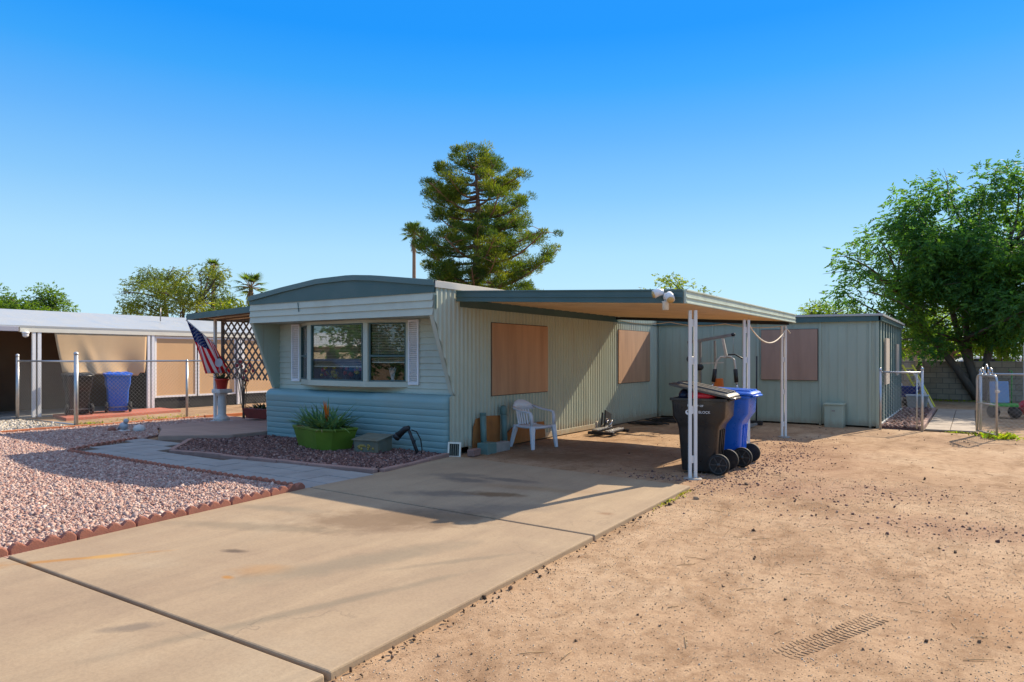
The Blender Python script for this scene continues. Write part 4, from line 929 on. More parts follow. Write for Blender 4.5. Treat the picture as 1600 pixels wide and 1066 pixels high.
# green planter with aloe-like plants
pl = thing('planter', 'lime green square planter full of spiky green plants in the gravel bed', 'planter', (-9.3, 8.02, .03))
c0 = Vector((-9.27, 7.96, 0)); ang = R(-12)
def rp(x, y, z): return (c0.x+x*math.cos(ang)-y*math.sin(ang), c0.y+x*math.sin(ang)+y*math.cos(ang), z)
mb = MB(); secs = []
for s_, z in ((.78, .03), (.80, .05), (.97, .36), (1.0, .37), (1.0, .41), (.94, .41), (.9, .36)):
    hx, hy = .60*s_, .30*s_; secs.append([rp(a, b_, z) for a, b_ in ((-hx, -hy), (hx*.55, -hy*1.18), (hx, -hy*.6), (hx, hy), (-hx, hy))])
mb.loft(secs); mb.build('tub', 'lime_planter', pl, bevel=.01)
MB().add([rp(a, b_, .385) for a, b_ in ((-.55, -.27), (.55, -.27), (.55, .27), (-.55, .27))], [(0, 1, 2, 3)]).build('soil_top', 'soil', pl)
mb = MB(); 
for i in range(150):
    x, y = random.uniform(-.55, .55), random.uniform(-.24, .24); out = Vector((x*1.7+random.gauss(0, .45), y*2.2+random.gauss(0, .45)-.15, random.uniform(.25, 1.15)))
    blade(mb, rp(x*.85, y*.8, .37), (out.x*math.cos(ang)-out.y*math.sin(ang), out.x*math.sin(ang)+out.y*math.cos(ang), out.z), random.uniform(.34, .62), random.uniform(.04, .068), random.uniform(.15, .8), 5)
pc = {}
def agave_col(p):
    k = p.index//10; random.seed(k*7+3); g = random.random(); c = (.07+.15*g, .18+.20*g, .06+.10*random.random())
    return c
colour_mesh(mb, 'foliage', 'succulent', pl, agave_col)
mb = MB()
for i in range(7): blade(mb, rp(.09+random.uniform(-.02, .03), -.02, .50), (random.uniform(-.2, .2), random.uniform(-.1, .1), 1), random.uniform(.30, .38), .04, .05, 4)
mb.build('orange_bloom', 'flower_orange', pl)
mb = MB()
for i in range(16): blade(mb, rp(random.uniform(-.35, .45), random.uniform(-.3, -.22), .40), (random.uniform(-1, 1), -.6, random.uniform(-.1, .3)), random.uniform(.1, .25), .025, .9, 4)
mb.build('dead_leaf', 'dead_leaf', pl); random.seed(21)
# antique metal box
bx_ = thing('mailbox', 'old greenish metal mailbox with brass relief lying in the gravel bed', 'mailbox', (-8.15, 8.0, .03))
ang2 = R(8); c0b = Vector((-8.22, 8.08, .03))
def rb_(x, y, z): return (c0b.x+x*math.cos(ang2)-y*math.sin(ang2), c0b.y+x*math.sin(ang2)+y*math.cos(ang2), c0b.z+z)
mb = MB(); mb.add([rb_(*p) for p in ((-.24, -.19, 0), (.24, -.19, 0), (.24, .19, 0), (-.24, .19, 0), (-.245, -.195, .205), (.245, -.195, .205), (.245, .195, .26), (-.245, .195, .26))], [(0,3,2,1),(4,5,6,7),(0,1,5,4),(1,2,6,5),(2,3,7,6),(3,0,4,7)]); mb.build('casing', 'mail_metal', bx_, bevel=.006)
mb = MB(); mb.add([rb_(*p) for p in ((-.27, -.225, .205), (.27, -.225, .205), (.27, .21, .268), (-.27, .21, .268), (-.27, -.225, .222), (.27, -.225, .222), (.27, .21, .285), (-.27, .21, .285))], [(0,3,2,1),(4,5,6,7),(0,1,5,4),(1,2,6,5),(2,3,7,6),(3,0,4,7)]); mb.build('lid', 'mail_metal', bx_, bevel=.004)
mb = MB()
for i in range(18): mb.ball(rb_(random.uniform(-.16, .15), -.196, random.uniform(.06, .15)), random.uniform(.012, .026), 8, (1.4, .35, 1))
mb.build('relief', 'brass_relief', bx_)
# garden spotlight
gs = thing('garden_spotlight', 'black garden spotlight on a leaning stake in the gravel bed', 'spotlight', (-7.36, 8.25, .03))
top = Vector((-7.58, 8.22, .43)); mb = MB(); mb.tube([(-7.36, 8.24, .0), (-7.48, 8.23, .26), (-7.56, 8.22, .42)], [.030, .028, .026], 10); mb.build('stake', 'black_metal', gs)
mb = MB(); mb.tube([top+Vector((.03, 0, .03)), top+Vector((-.05, -.01, .0)), top+Vector((-.20, -.04, -.13))], [.035, .05, .055], 14); mb.tube([top+Vector((-.17, -.035, -.10)), top+Vector((-.22, -.045, -.15))], [.062, .062], 14); mb.build('lamp_head', 'black_metal', gs)
mb = MB(); mb.tube([(-7.52, 8.24, .42), (-7.42, 8.25, .40), (-7.33, 8.25, .28), (-7.30, 8.25, .12), (-7.32, 8.24, .02)], .010, 6); mb.build('cord', 'rubber', gs)
mb = MB(); mb.box(-7.46, -7.41, 8.19, 8.22, .23, .27); mb.build('knob', 'black_metal', gs)

# ------------------------------------------------------------------ porch side: awning, lattice, flag, pedestal
aw = thing('awning', 'porch awning with dark teal fascia on the left side of the home', 'awning', (-13.5, 11, 0))
def az(x): return 2.50+(x+15.35)*.036
mb = MB(); a = [(-15.35, 9.1), (XL, 9.1), (XL, 15), (-15.35, 15)]
mb.add([(x, y, az(x)+.02) for x, y in a]+[(x, y, az(x)+.10) for x, y in a], [(0,3,2,1),(4,5,6,7),(0,1,5,4),(1,2,6,5),(2,3,7,6),(3,0,4,7)]); mb.build('roof_deck', 'ceiling_tan', aw)
mb = MB(); mb.slabpoly([(-15.40, 9.07, az(-15.4)-.02), (XL, 9.07, az(XL)-.02), (XL, 9.07, az(XL)+.115), (-15.40, 9.07, az(-15.4)+.115)], (0, .03, 0)); mb.box(-15.40, -15.36, 9.10, 15, az(-15.4)-.02, az(-15.4)+.115); mb.build('fascia', 'teal_trim', aw)
mb = MB()
for i in range(12): mb.bar((-15.3, 9.35+.45*i, az(-15.3)+.005), (XL, 9.35+.45*i, az(XL)+.005), .05, .03)
mb.build('rafter', 'brown_siding', aw)
mb = MB(); mb.bar((-15.24, 9.71, 0), (-15.24, 9.71, az(-15.24)), .06, .06); mb.build('post', 'white_paint', aw)
mb = MB(); mb.bar((-15.24, 14.6, 0), (-15.24, 14.6, az(-15.24)), .06, .06); mb.build('post', 'white_paint', aw)
la = thing('lattice_panel', 'dark wooden lattice hanging between awning post and home', 'lattice', (-13.5, 9.85, 1.05))
x0, x1, z0, z1, yl = -15.16, XL-.02, 1.07, 2.47, 9.85
def clip_line(x0, x1, z0, z1, c, sgn):
    pts = []
    for x in (x0, x1):
        z = c+sgn*x
        if z0 <= z <= z1: pts.append((x, z))
    for z in (z0, z1):
        x = (z-c)/sgn
        if x0 < x < x1: pts.append((x, z))
    return pts[:2] if len(pts) >= 2 else None
for sgn, dy in ((1, 0), (-1, .013)):
    mb = MB(); c = -30
    while c < 30:
        q = clip_line(x0, x1, z0, z1, c, sgn)
        if q: mb.bar((q[0][0], yl+dy, q[0][1]), (q[1][0], yl+dy, q[1][1]), .044, .012, (0, 1, 0))
        c += .235
    mb.build('lattice_slats', 'lattice_brown', la)
mb = MB(); mb.box(x0-.03, x0+.03, yl-.02, yl+.035, z0+.3, z1); mb.box(x0+.03, x1, yl-.02, yl+.035, z1-.02, z1+.03); mb.build('lattice_frame', 'lattice_brown', la)
# flag on a slanted staff
fg = thing('flag', 'stars and stripes flag hanging from a slanted staff on the awning post', 'flag', (-15.24, 9.68, 1.7))
tip = Vector((-15.44, 9.10, 2.47)); foot = Vector((-15.21, 9.74, 1.86)); mb = MB(); mb.tube([foot, tip], .012, 8); mb.ball(tip, .022, 8); mb.build('staff', 'white_clean', fg)
NU, NV = 26, 40
def fpos(u, v):
    """u along the hoist from the staff tip, v along the fly, which hangs down"""
    h = tip+(foot-tip)*(u*.95)
    side = Vector((.83, .56, 0)); back = Vector((-.56, .83, 0))
    q = h+side*v*(.40-.06*u)+Vector((0, 0, -(1.26-.62*u)*v-.05*u*v*v))
    fold = math.sin(u*11+v*2.4)*(.03+.06*v)+.05*math.sin(u*23+v)*u*v
    return q+back*(fold+.10*u*v)+side*fold*.25
mb = MB(); mb.smooth = True
for i in range(NU+1):
    for j in range(NV+1): mb.v.append(tuple(fpos(i/NU, j/NV)))
for i in range(NU):
    for j in range(NV):
        mb.f.append((i*(NV+1)+j, (i+1)*(NV+1)+j, (i+1)*(NV+1)+j+1, i*(NV+1)+j+1)); mb.sm.append(True)
        can = i < 14 and j < 16; mb.mi.append(2 if can else (0 if (i//2) % 2 == 0 else 1))
fc = mb.build('cloth', ['flag_red', 'flag_white', 'flag_blue'], fg); so_ = fc.modifiers.new('Solid', 'SOLIDIFY'); so_.thickness = .003
mb = MB()
for r_ in range(9):
    for c_ in range(6 if r_ % 2 == 0 else 5):
        u = (r_+1)/10*.53; v = ((c_*2+1+(r_ % 2))/12)*.40
        for off in (-.008, .008):
            p = fpos(u, v); du = (fpos(u+.01, v)-p).normalized(); dv = (fpos(u, v+.01)-p).normalized(); nn = du.cross(dv).normalized()*off; vs_ = []
            for k in range(10): a = PI/2+k*PI/5; rr = .026 if k % 2 == 0 else .011; vs_.append(p+nn+dv*rr*math.cos(a)-du*rr*math.sin(a)*-1)
            mb.add(vs_, [tuple(range(10))])
mb.build('stars', 'flag_white', fc)
ped = thing('pedestal', 'white stone pedestal column beside the awning post', 'pedestal', (-15.0, 9.85, .0))
pc_ = (-14.98, 9.72, .05)
mb = MB(); mb.box(pc_[0]-.19, pc_[0]+.19, pc_[1]-.19, pc_[1]+.19, .0, .08); mb.build('plinth', 'stone_white', ped, bevel=.012)
mb = MB(); mb.lathe([(.18, .03), (.17, .09), (.12, .13), (.095, .18), (.10, .40), (.09, .60), (.10, .63), (.13, .66), (.12, .69)], pc_, 18); mb.build('shaft', 'stone_white', ped)
mb = MB(); mb.box(pc_[0]-.17, pc_[0]+.17, pc_[1]-.17, pc_[1]+.17, .73, .83); mb.build('capital', 'stone_white', ped, bevel=.02)
pot = thing('flower_pot', 'red flower pot with spiky plant on the white pedestal', 'flower pot', (pc_[0], pc_[1], .83))
mb = MB(); mb.lathe([(.10, 0), (.11, .01), (.145, .20), (.165, .205), (.165, .25), (.14, .25), (.13, .21)], (pc_[0], pc_[1], .83), 20); mb.build('pot', 'pot_red', pot)
mb = MB()
for i in range(46): a = random.uniform(0, 2*PI); blade(mb, (pc_[0]+.06*math.cos(a), pc_[1]+.06*math.sin(a), 1.05), (math.cos(a)*random.uniform(.3, 1), math.sin(a)*random.uniform(.3, 1), random.uniform(.3, 1.2)), random.uniform(.18, .34), .03, .5)
colour_mesh(mb, 'foliage', 'succulent', pot, lambda p: (.05, .10, .05))
sg = thing('garden_sign', 'small grey oval sign on a stake in the red pot', 'sign', (pc_[0], pc_[1]-.05, 1.05))
mb = MB(); n = 20; mb.slabpoly([(pc_[0]+.02+.155*math.cos(2*PI*i/n), pc_[1]-.10, 1.46+.105*math.sin(2*PI*i/n)) for i in range(n)], (0, .012, 0)); mb.build('plate', 'sign_grey', sg, bevel=.002)
MB().tube([(pc_[0]+.02, pc_[1]-.085, 1.05), (pc_[0]+.02, pc_[1]-.085, 1.45)], .008, 6).build('stake', 'sign_grey', sg)
MB().ball((pc_[0]+.02, pc_[1]-.095, 1.59), .028, 8).build('finial', 'brown_siding', sg)
ro = thing('rose_bush', 'pink flowers behind the red pot and lattice', 'flowers', (-14.75, 10.15, .12))
for i in range(16):
    c = (-14.72+random.gauss(0, .16), 10.15+random.gauss(0, .12), 1.32+random.gauss(0, .18))
    stm = MB().tube([(-14.75+random.gauss(0, .03), 10.15, .1), (c[0]*.5-14.75*.5, 10.15, .8), c], .008, 5).build('stem', 'bark', ro); MB().ball(c, random.uniform(.03, .05), 8, jit=.2).build('bloom', 'flower_pink', stm)
tr = thing('planter_trough', 'long dark red trough of low plants beside the pedestal', 'planter', (-13.6, 10.3, .12))
mb = MB(); mb.add([(x, y, z) for x, y, z in ((-14.65, 10.15, .12), (-12.4, 10.15, .12), (-12.4, 10.45, .12), (-14.65, 10.45, .12), (-14.72, 10.08, .36), (-12.33, 10.08, .36), (-12.33, 10.52, .36), (-14.72, 10.52, .36))], [(0,3,2,1),(4,5,6,7),(0,1,5,4),(1,2,6,5),(2,3,7,6),(3,0,4,7)]); mb.build('trough', 'trough_red', tr, bevel=.01)
mb = MB()
for i in range(150): a = random.uniform(0, 2*PI); blade(mb, (random.uniform(-14.6, -12.45), random.uniform(10.15, 10.45), .34), (math.cos(a), math.sin(a), random.uniform(.3, 1.6)), random.uniform(.12, .34), .045, .6, 4)
colour_mesh(mb, 'foliage', 'succulent', tr, lambda p: (.025+.02*random.random(), .045+.03*random.random(), .025))
# bird statue and stones in the pink gravel
bdst = thing('bird_statue', 'small blue grey bird statue in the pink gravel', 'statue', (-15.02, 7.45, .02))
mb = MB(); mb.ball((-15.02, 7.45, .13), .10, 12, (1.35, .8, .85)); mb.ball((-14.93, 7.45, .24), .055, 10); mb.tube([(-14.9, 7.45, .24), (-14.84, 7.45, .235)], [.018, .003], 8); mb.tube([(-15.12, 7.45, .12), (-15.28, 7.45, .05)], [.05, .012], 8); mb.build('body', 'sign_grey', bdst)
MB().lathe([(.12, -.02), (.13, .03), (.09, .05)], (-15.02, 7.45, 0), 12).build('base', 'stone_white', bdst)
for (x, y, r_, m, lb_) in ((-15.18, 7.28, .09, 'brick_red', 'small red rock left of the bird statue'), (-14.72, 7.62, .13, 'stone_white', 'pale rounded rock right of the bird statue')):
    mb = MB(); mb.ball((x, y, r_*.5), r_, 9, (1.2, .9, .8), .15); tag(mb.build('rock', m), lb_, 'rock')

# ------------------------------------------------------------------ chain link
def chain(mb, a, b, z0, z1, pitch=.092, r=.0018):
    a, b = Vector((*a, 0)), Vector((*b, 0)); u = (b-a).normalized(); L = (b-a).length; H = z1-z0; n = Vector((u.y, -u.x, 0))
    for sgn in (1, -1):
        c = -H-pitch
        while c < L+H+pitch:
            q = clip_line(0, L, 0, H, -sgn*c if sgn > 0 else c, sgn)
            if q:
                p0, p1 = a+u*q[0][0]+Vector((0, 0, z0+q[0][1])), a+u*q[1][0]+Vector((0, 0, z0+q[1][1])); o = n*.002*sgn
                if (p1-p0).length > .01: mb.tube([p0+o, p1+o], r, 3, False)
            c += pitch
def post(mb, x, y, h, r=.03, z0=-.05): mb.tube([(x, y, z0), (x, y, h)], r, 10); mb.lathe([(r*1.15, 0), (r*1.15, .02), (r*.8, .05), (r*.2, .065)], (x, y, h), 10)
nf = thing('chain_link_fence', 'chain link fence with grey posts along the neighbour yard', 'fence', (-17, 9, 0))
for (x, y, h, r_) in ((-17.02, 7.38, 1.66, .045), (-20.0, 7.31, 1.62, .04), (-16.95, 10.0, 1.48, .03), (-16.92, 12.9, 1.48, .03), (-16.9, 15.8, 1.48, .03), (-16.9, 18.7, 1.48, .03)):
    mb = MB(); post(mb, x, y, h, r_); mb.build('fence_post', 'galvanised', nf)
mb = MB(); mb.tube([(-17.02, 7.38, 1.50), (-16.9, 18.7, 1.50)], .021, 8); mb.tube([(-17.02, 7.38, 1.50), (-20, 7.31, 1.50)], .021, 8); mb.tube([(-17.02, 7.38, .05), (-20, 7.31, .05)], .02, 8); mb.build('rail', 'galvanised', nf)
mb = MB(); chain(mb, (-17.0, 7.40), (-16.9, 18.7), .04, 1.50); chain(mb, (-19.98, 7.31), (-17.04, 7.38), .05, 1.50); mb.build('wire_mesh', 'wire', nf)
rf_ = thing('chain_link_fence', 'short chain link panel between the shed corner and the gateway', 'fence', (-1.3, 17.2, 0))
for x, h in ((-1.70, 1.30), (-.90, 1.32)):
    mb = MB(); post(mb, x, 17.2, h, .026); mb.build('fence_post', 'galvanised', rf_)
mb = MB(); mb.tube([(-1.70, 17.2, 1.27), (-.9, 17.2, 1.26)], .02, 8); mb.tube([(-1.0, 17.2, .04), (-1.0, 17.2, 1.26)], .014, 8); mb.build('rail', 'galvanised', rf_)
mb = MB(); chain(mb, (-1.68, 17.2), (-.92, 17.2), .06, 1.26, .085, .0018); mb.build('wire_mesh', 'wire', rf_)
gt = thing('garden_gate', 'open chain link gate with rounded frame and scroll ornament', 'gate', (.08, 17.15, 0))
h0 = Vector((.08, 17.1, 0)); h1 = Vector((.40, 16.28, 0)); u = (h1-h0).normalized(); GL = .86
def GP(s_, z): q = h0+u*s_*GL; return Vector((q.x, q.y, z))
mb = MB(); pts = [GP(0, .08), GP(0, 1.12)]
for k in range(1, 6): a = PI/2*k/5; pts.append(GP(.11*(1-math.cos(a)), 1.12+.11*math.sin(a)))
for k in range(0, 6): a = PI/2*k/5; pts.append(GP(1-.11*(1-math.sin(a)), 1.12+.11*math.cos(a)))
pts += [GP(1, .08), GP(0, .08)]; mb.tube(pts, .021, 8); mb.tube([GP(0, .66), GP(1, .66)], .014, 8); mb.build('gate_frame', 'galvanised', gt)
mb = MB(); a, b = GP(.02, 0), GP(.98, 0); chain(mb, (a.x, a.y), (b.x, b.y), .1, 1.21, .085, .0022); mb.build('wire_mesh', 'wire', gt)
mb = MB()
for s_, r_ in ((.28, .07), (.5, .10), (.72, .07)):
    mb.tube([GP(s_+r_*math.cos(2*PI*k/16)*.9, 1.24+r_*.9+r_*math.sin(2*PI*k/16)*.9) for k in range(17)], .013, 6)
mb.ball(GP(.5, 1.44), .022, 8); mb.ball(GP(.28, 1.375), .018, 8); mb.ball(GP(.72, 1.375), .018, 8); mb.build('scroll', 'chrome', gt)
mb = MB(); q = GP(1.02, .93); mb.obox(q, u*.05, Vector((-u.y, u.x, 0))*.02, Vector((0, 0, .025))); mb.tube([q, q+u*.10], .012, 6); mb.build('latch', 'rope_white', gt)
r2 = thing('chain_link_fence', 'chain link fence running right from the open gate', 'fence', (2, 17.2, 0))
for x in (.14, 3.0, 6.0):
    mb = MB(); post(mb, x, 17.2, 1.29, .028); mb.build('fence_post', 'galvanised', r2)
mb = MB(); mb.tube([(.14, 17.2, 1.25), (6, 17.2, 1.25)], .02, 8); mb.build('rail', 'galvanised', r2)
mb = MB(); chain(mb, (.16, 17.2), (6, 17.2), .05, 1.25, .085, .0016); mb.build('wire_mesh', 'wire', r2)

# ------------------------------------------------------------------ neighbour home on the left
nb = thing('neighbour_home', 'white roofed tan mobile home behind the chain link fence', 'mobile home', (-23, 11, 0))
NX = -20.7
mb = MB(); mb.loft([[(NX+.06, y, 2.43), (NX-3.6, y, 3.06), (NX-7.2, y, 2.43), (NX-7.2, y, 2.38), (NX-3.6, y, 2.98), (NX+.06, y, 2.38)] for y in (2.0, 30)]); mb.build('roof', 'roof_white', nb)
mb = MB(); mb.box(NX-.05, NX+.055, 8.05-.45, 30, 2.255, 2.41); mb.build('eave_beam', 'beam_cream', nb, bevel=.008)
mb = MB(); mb.box(NX-.02, NX+.12, 2, 7.55, 2.27, 2.40); mb.build('gutter', 'gutter_grey', nb, bevel=.01)
for y in (8.0, 11.05, 14.1, 17.2):
    mb = MB(); 
    for s_ in (-1, 1): mb.box(NX-.03, NX+.04, y+s_*.065-.04, y+s_*.065+.04, 0, 2.26)
    mb.build('post', 'white_clean', nb)
MB().box(NX-2.45, NX-.06, 11.08, 11.14, 0, 2.4).build('sun_blocking_wall', 'black_box', nb)  # added black wall, keeps sun out of the porch so it reads dark
mb = MB()
mb.box(NX-2.5, NX-2.45, 2, 11, 0, 2.4); mb.build('porch_wall', 'brown_siding', nb)
mb = MB()
for i in range(9): mb.obox((NX-1.2, 5.9, .16+.17*i), (.01, 0, .012), (0, 1.55, 0), (0, 0, .083))
mb.build('half_wall', 'olive_siding', nb)
mb = MB(); mb.box(NX-.09, NX-.06, 11.2, 30, .0, 2.25); mb.build('lower_wall', 'black_box', nb)
for y0, y1 in ((11.2, 12.55), (12.6, 13.95), (14.25, 15.65), (15.7, 17.05), (17.35, 20), (20.1, 23), (23.1, 28)):
    mb = MB(); mb.box(NX-.05, NX-.03, y0+.04, y1-.04, .40, 2.18); sc_ = mb.build('sun_screen', 'screen_tan', nb)
    mb = MB()
    for b_ in ((y0, y1, .35, .41), (y0, y1, 2.17, 2.24), (y0, y0+.045, .41, 2.17), (y1-.045, y1, .41, 2.17)): mb.box(NX-.045, NX-.012, b_[0], b_[1], b_[2], b_[3])
    mb.build('screen_frame', 'white_clean', sc_)
mb = MB(); mb.smooth = True; NU, NV = 40, 24; sag = []
for i in range(NU+1):
    for j in range(NV+1):
        u, v = i/NU, j/NV; y = 8.42+(10.92-8.42)*u+ (.18*v*(1-u) - .05*v*u); z = 2.25-1.20*v+.05*math.sin(PI*u)*v-.05*(u-.5)*v
        if u < .06 or u > .94: z += .10*v**4
        x = NX+.03+.05*math.sin(u*13+1.3*math.sin(v*3))*v**1.5+.07*math.sin(u*5+.6)*v**2+.06*math.exp(-((u-.27-.12*v)/.06)**2)*v
        mb.v.append((x, y, z))
for i in range(NU):
    for j in range(NV): mb.f.append((i*(NV+1)+j, (i+1)*(NV+1)+j, (i+1)*(NV+1)+j+1, i*(NV+1)+j+1)); mb.sm.append(True); mb.mi.append(0)
cl = mb.build('shade_cloth', 'shade_cloth'); cl.modifiers.new('Solid', 'SOLIDIFY').thickness = .006
tag(cl, 'tan shade cloth hanging loose between the neighbour white posts', 'shade cloth')
dm = thing('security_camera', 'white dome camera under the neighbour eave', 'camera', (NX+.05, 7.72, 2.2)); MB().ball((NX+.08, 7.72, 2.18), .075, 12, (1, 1, .9)).build('dome', 'white_clean', dm); MB().lathe([(.085, 0), (.085, .05)], (NX+.08, 7.72, 2.21), 12).build('mount', 'white_clean', dm)
slab('neighbour_slab', [(-20.6, 8.35), (-19.0, 8.0), (-19.3, 11.2), (-20.6, 11.3)], -.05, .055, 'red_slab', .01)
slab('neighbour_porch_floor', [(-26, 3), (-20.75, 3), (-20.75, 11), (-26, 11)], -.05, .03, 'concrete_block', .01)
mb = MB(); mb.tube([(-22.6, 12.4, 2.8), (-22.6, 12.4, 3.25)], .02, 6); mb.build('antenna', 'grey_metal', nb)

# ------------------------------------------------------------------ right back yard
bk = thing('block_wall', 'grey brown concrete block wall across the back yard', 'wall', (2, 30.5, 0))
MB().box(-1.75, 14, 30.5, 30.7, -.1, 1.42).build('wall_face', 'block_wall', bk); MB().box(-1.95, -1.75, 26, 30.7, -.1, 1.46).build('wall_return', 'block_wall', bk)
MB().box(-1.75, 14, 30.49, 30.71, 1.42, 1.44).build('cap_course', 'concrete_block', bk)
ld = thing('ladder', 'yellow ladder leaning beside the shed back corner', 'ladder', (-1.3, 24.8, 0))
a0, a1 = Vector((-1.22, 24.6, .05)), Vector((-1.85, 25.0, 1.35)); s_ = Vector((.25, .30, 0)); mb = MB()
for k in (0, 1): mb.bar(a0+s_*k, a1+s_*k, .06, .03)
for i in range(6): q = a0+(a1-a0)*(i+.5)/6; mb.bar(q, q+s_, .03, .03)
mb.build('rails', 'yellow_paint', ld)
tag(MB().bar((-1.0, 24.4, .03), (-1.55, 24.9, 1.15), .10, .03).build('plank', 'picket'), 'pale plank leaning in front of the yellow ladder', 'plank')
wb = thing('storage_bin', 'pale grey plastic tub beside the shed back corner', 'tub', (-1.40, 23.9, 0)); mb = MB(); mb.add([(-1.62, 23.75, .03), (-1.15, 23.75, .03), (-1.15, 24.1, .03), (-1.62, 24.1, .03), (-1.66, 23.7, .42), (-1.10, 23.7, .42), (-1.10, 24.15, .42), (-1.66, 24.15, .42)], [(0,3,2,1),(4,5,6,7),(0,1,5,4),(1,2,6,5),(2,3,7,6),(3,0,4,7)]); mb.build('tub', 'concrete_block', wb, bevel=.015); MB().box(-1.68, -1.08, 23.68, 24.17, .42, .46).build('lid', 'sign_grey', wb, bevel=.01)
wbw = thing('wheelbarrow', 'dark wheelbarrow with blue tray behind the shed corner', 'wheelbarrow', (-1.6, 24.7, 0)); mb = MB(); mb.add([(-1.85, 24.4, .35), (-1.45, 24.4, .35), (-1.45, 24.9, .35), (-1.85, 24.9, .35), (-2.0, 24.3, .68), (-1.35, 24.3, .68), (-1.35, 25, .68), (-2.0, 25, .68)], [(0,3,2,1),(4,5,6,7),(0,1,5,4),(1,2,6,5),(2,3,7,6),(3,0,4,7)]); mb.build('tray', 'flag_blue', wbw); MB().tube([(-1.62, 24.36, .2), (-1.62, 24.44, .2)], .2, 16).build('wheel', 'rubber', wbw); mb = MB(); mb.tube([(-1.5, 24.4, .2), (-1.4, 25.3, .75)], .018, 6); mb.tube([(-1.8, 24.4, .2), (-1.9, 25.3, .75)], .018, 6); mb.build('handle', 'white_clean', wbw)
cy = thing('toy_cart', 'low green cart with upright handle behind the fence', 'cart', (.7, 22.3, 0)); MB().box(.38, 1.0, 22.0, 22.5, .30, .37).build('deck', 'toy_green', cy, bevel=.01); mb = MB(); mb.tube([(.86, 22.45, .35), (.87, 22.5, 1.22), (.80, 22.5, 1.25)], .014, 6); mb.build('handle', 'toy_green', cy)
for x, y in ((.46, 22.05), (.92, 22.05), (.46, 22.45), (.92, 22.45)): MB().tube([(x, y-.03, .15), (x, y+.03, .15)], .15, 14).build('wheel', 'rubber', cy)
tag(MB().bar((.60, 22.28, .375), (.58, 22.34, .95), .42, .05, (0, 1, 0)).build('blue_board', 'board_blue', bevel=.02), 'pale blue board standing upright on the green cart', 'board')
rc = thing('red_tarp', 'crumpled red tarp heap behind the right fence', 'tarp', (1.5, 22.8, 0)); mb = MB(); mb.ball((1.5, 22.8, .25), .42, 14, (1.2, .9, .7), .12); mb.build('heap', 'bag_red', rc)
tag(MB().box(1.20, 1.32, 24.3, 24.42, -.05, 1.95).build('wood_post', 'picket', bevel=.01), 'square grey wooden post behind the right fence', 'post')
# weeds
def weed_clump(name, cx, cy, rx_, ry_, n, h, col, label):
    mb = MB()
    for i in range(n):
        x, y = cx+random.gauss(0, rx_), cy+random.gauss(0, ry_); a = random.uniform(0, 2*PI); blade(mb, (x, y, -.01), (math.cos(a)*.8, math.sin(a)*.8, random.uniform(.5, 1.4)), random.uniform(.5, 1)*h, h*.28, .8, 4)
    struct(tag(colour_mesh(mb, name, 'leaves', None, lambda p: tuple(c*random.uniform(.7, 1.3) for c in col)), label, 'weeds'), 'stuff')
weed_clump('weed_clump', .50, 16.65, .14, .16, 120, .20, (.16, .24, .03), 'bright green weed clump right of the open gate')
weed_clump('weed_clump', .20, 16.95, .10, .08, 60, .14, (.15, .22, .03), 'green weeds under the open gate leaf')
weed_clump('weed_clump', -.25, 17.25, .10, .04, 50, .08, (.14, .20, .03), 'low weeds at the paver edge in the gateway')
weed_clump('weed_clump', -2.80, 7.25, .02, .22, 90, .04, (.17, .22, .02), 'thin weeds along the upper driveway edge')
weed_clump('weed_clump', -2.83, 7.75, .02, .10, 50, .045, (.18, .22, .02), 'small yellow green weeds at the driveway top corner')
weed_clump('weed_clump', -17.6, 9.6, .3, .5, 140, .10, (.17, .20, .03), 'patchy yellow green weeds inside the chain link fence')
weed_clump('weed_clump', -17.6, 7.9, .2, .2, 60, .10, (.17, .22, .03), 'small weed tuft beside the fence corner post')
weed_clump('weed_clump', -.9, 29.6, 1.0, .25, 200, .12, (.20, .26, .03), 'sunlit grass strip at the foot of the block wall')

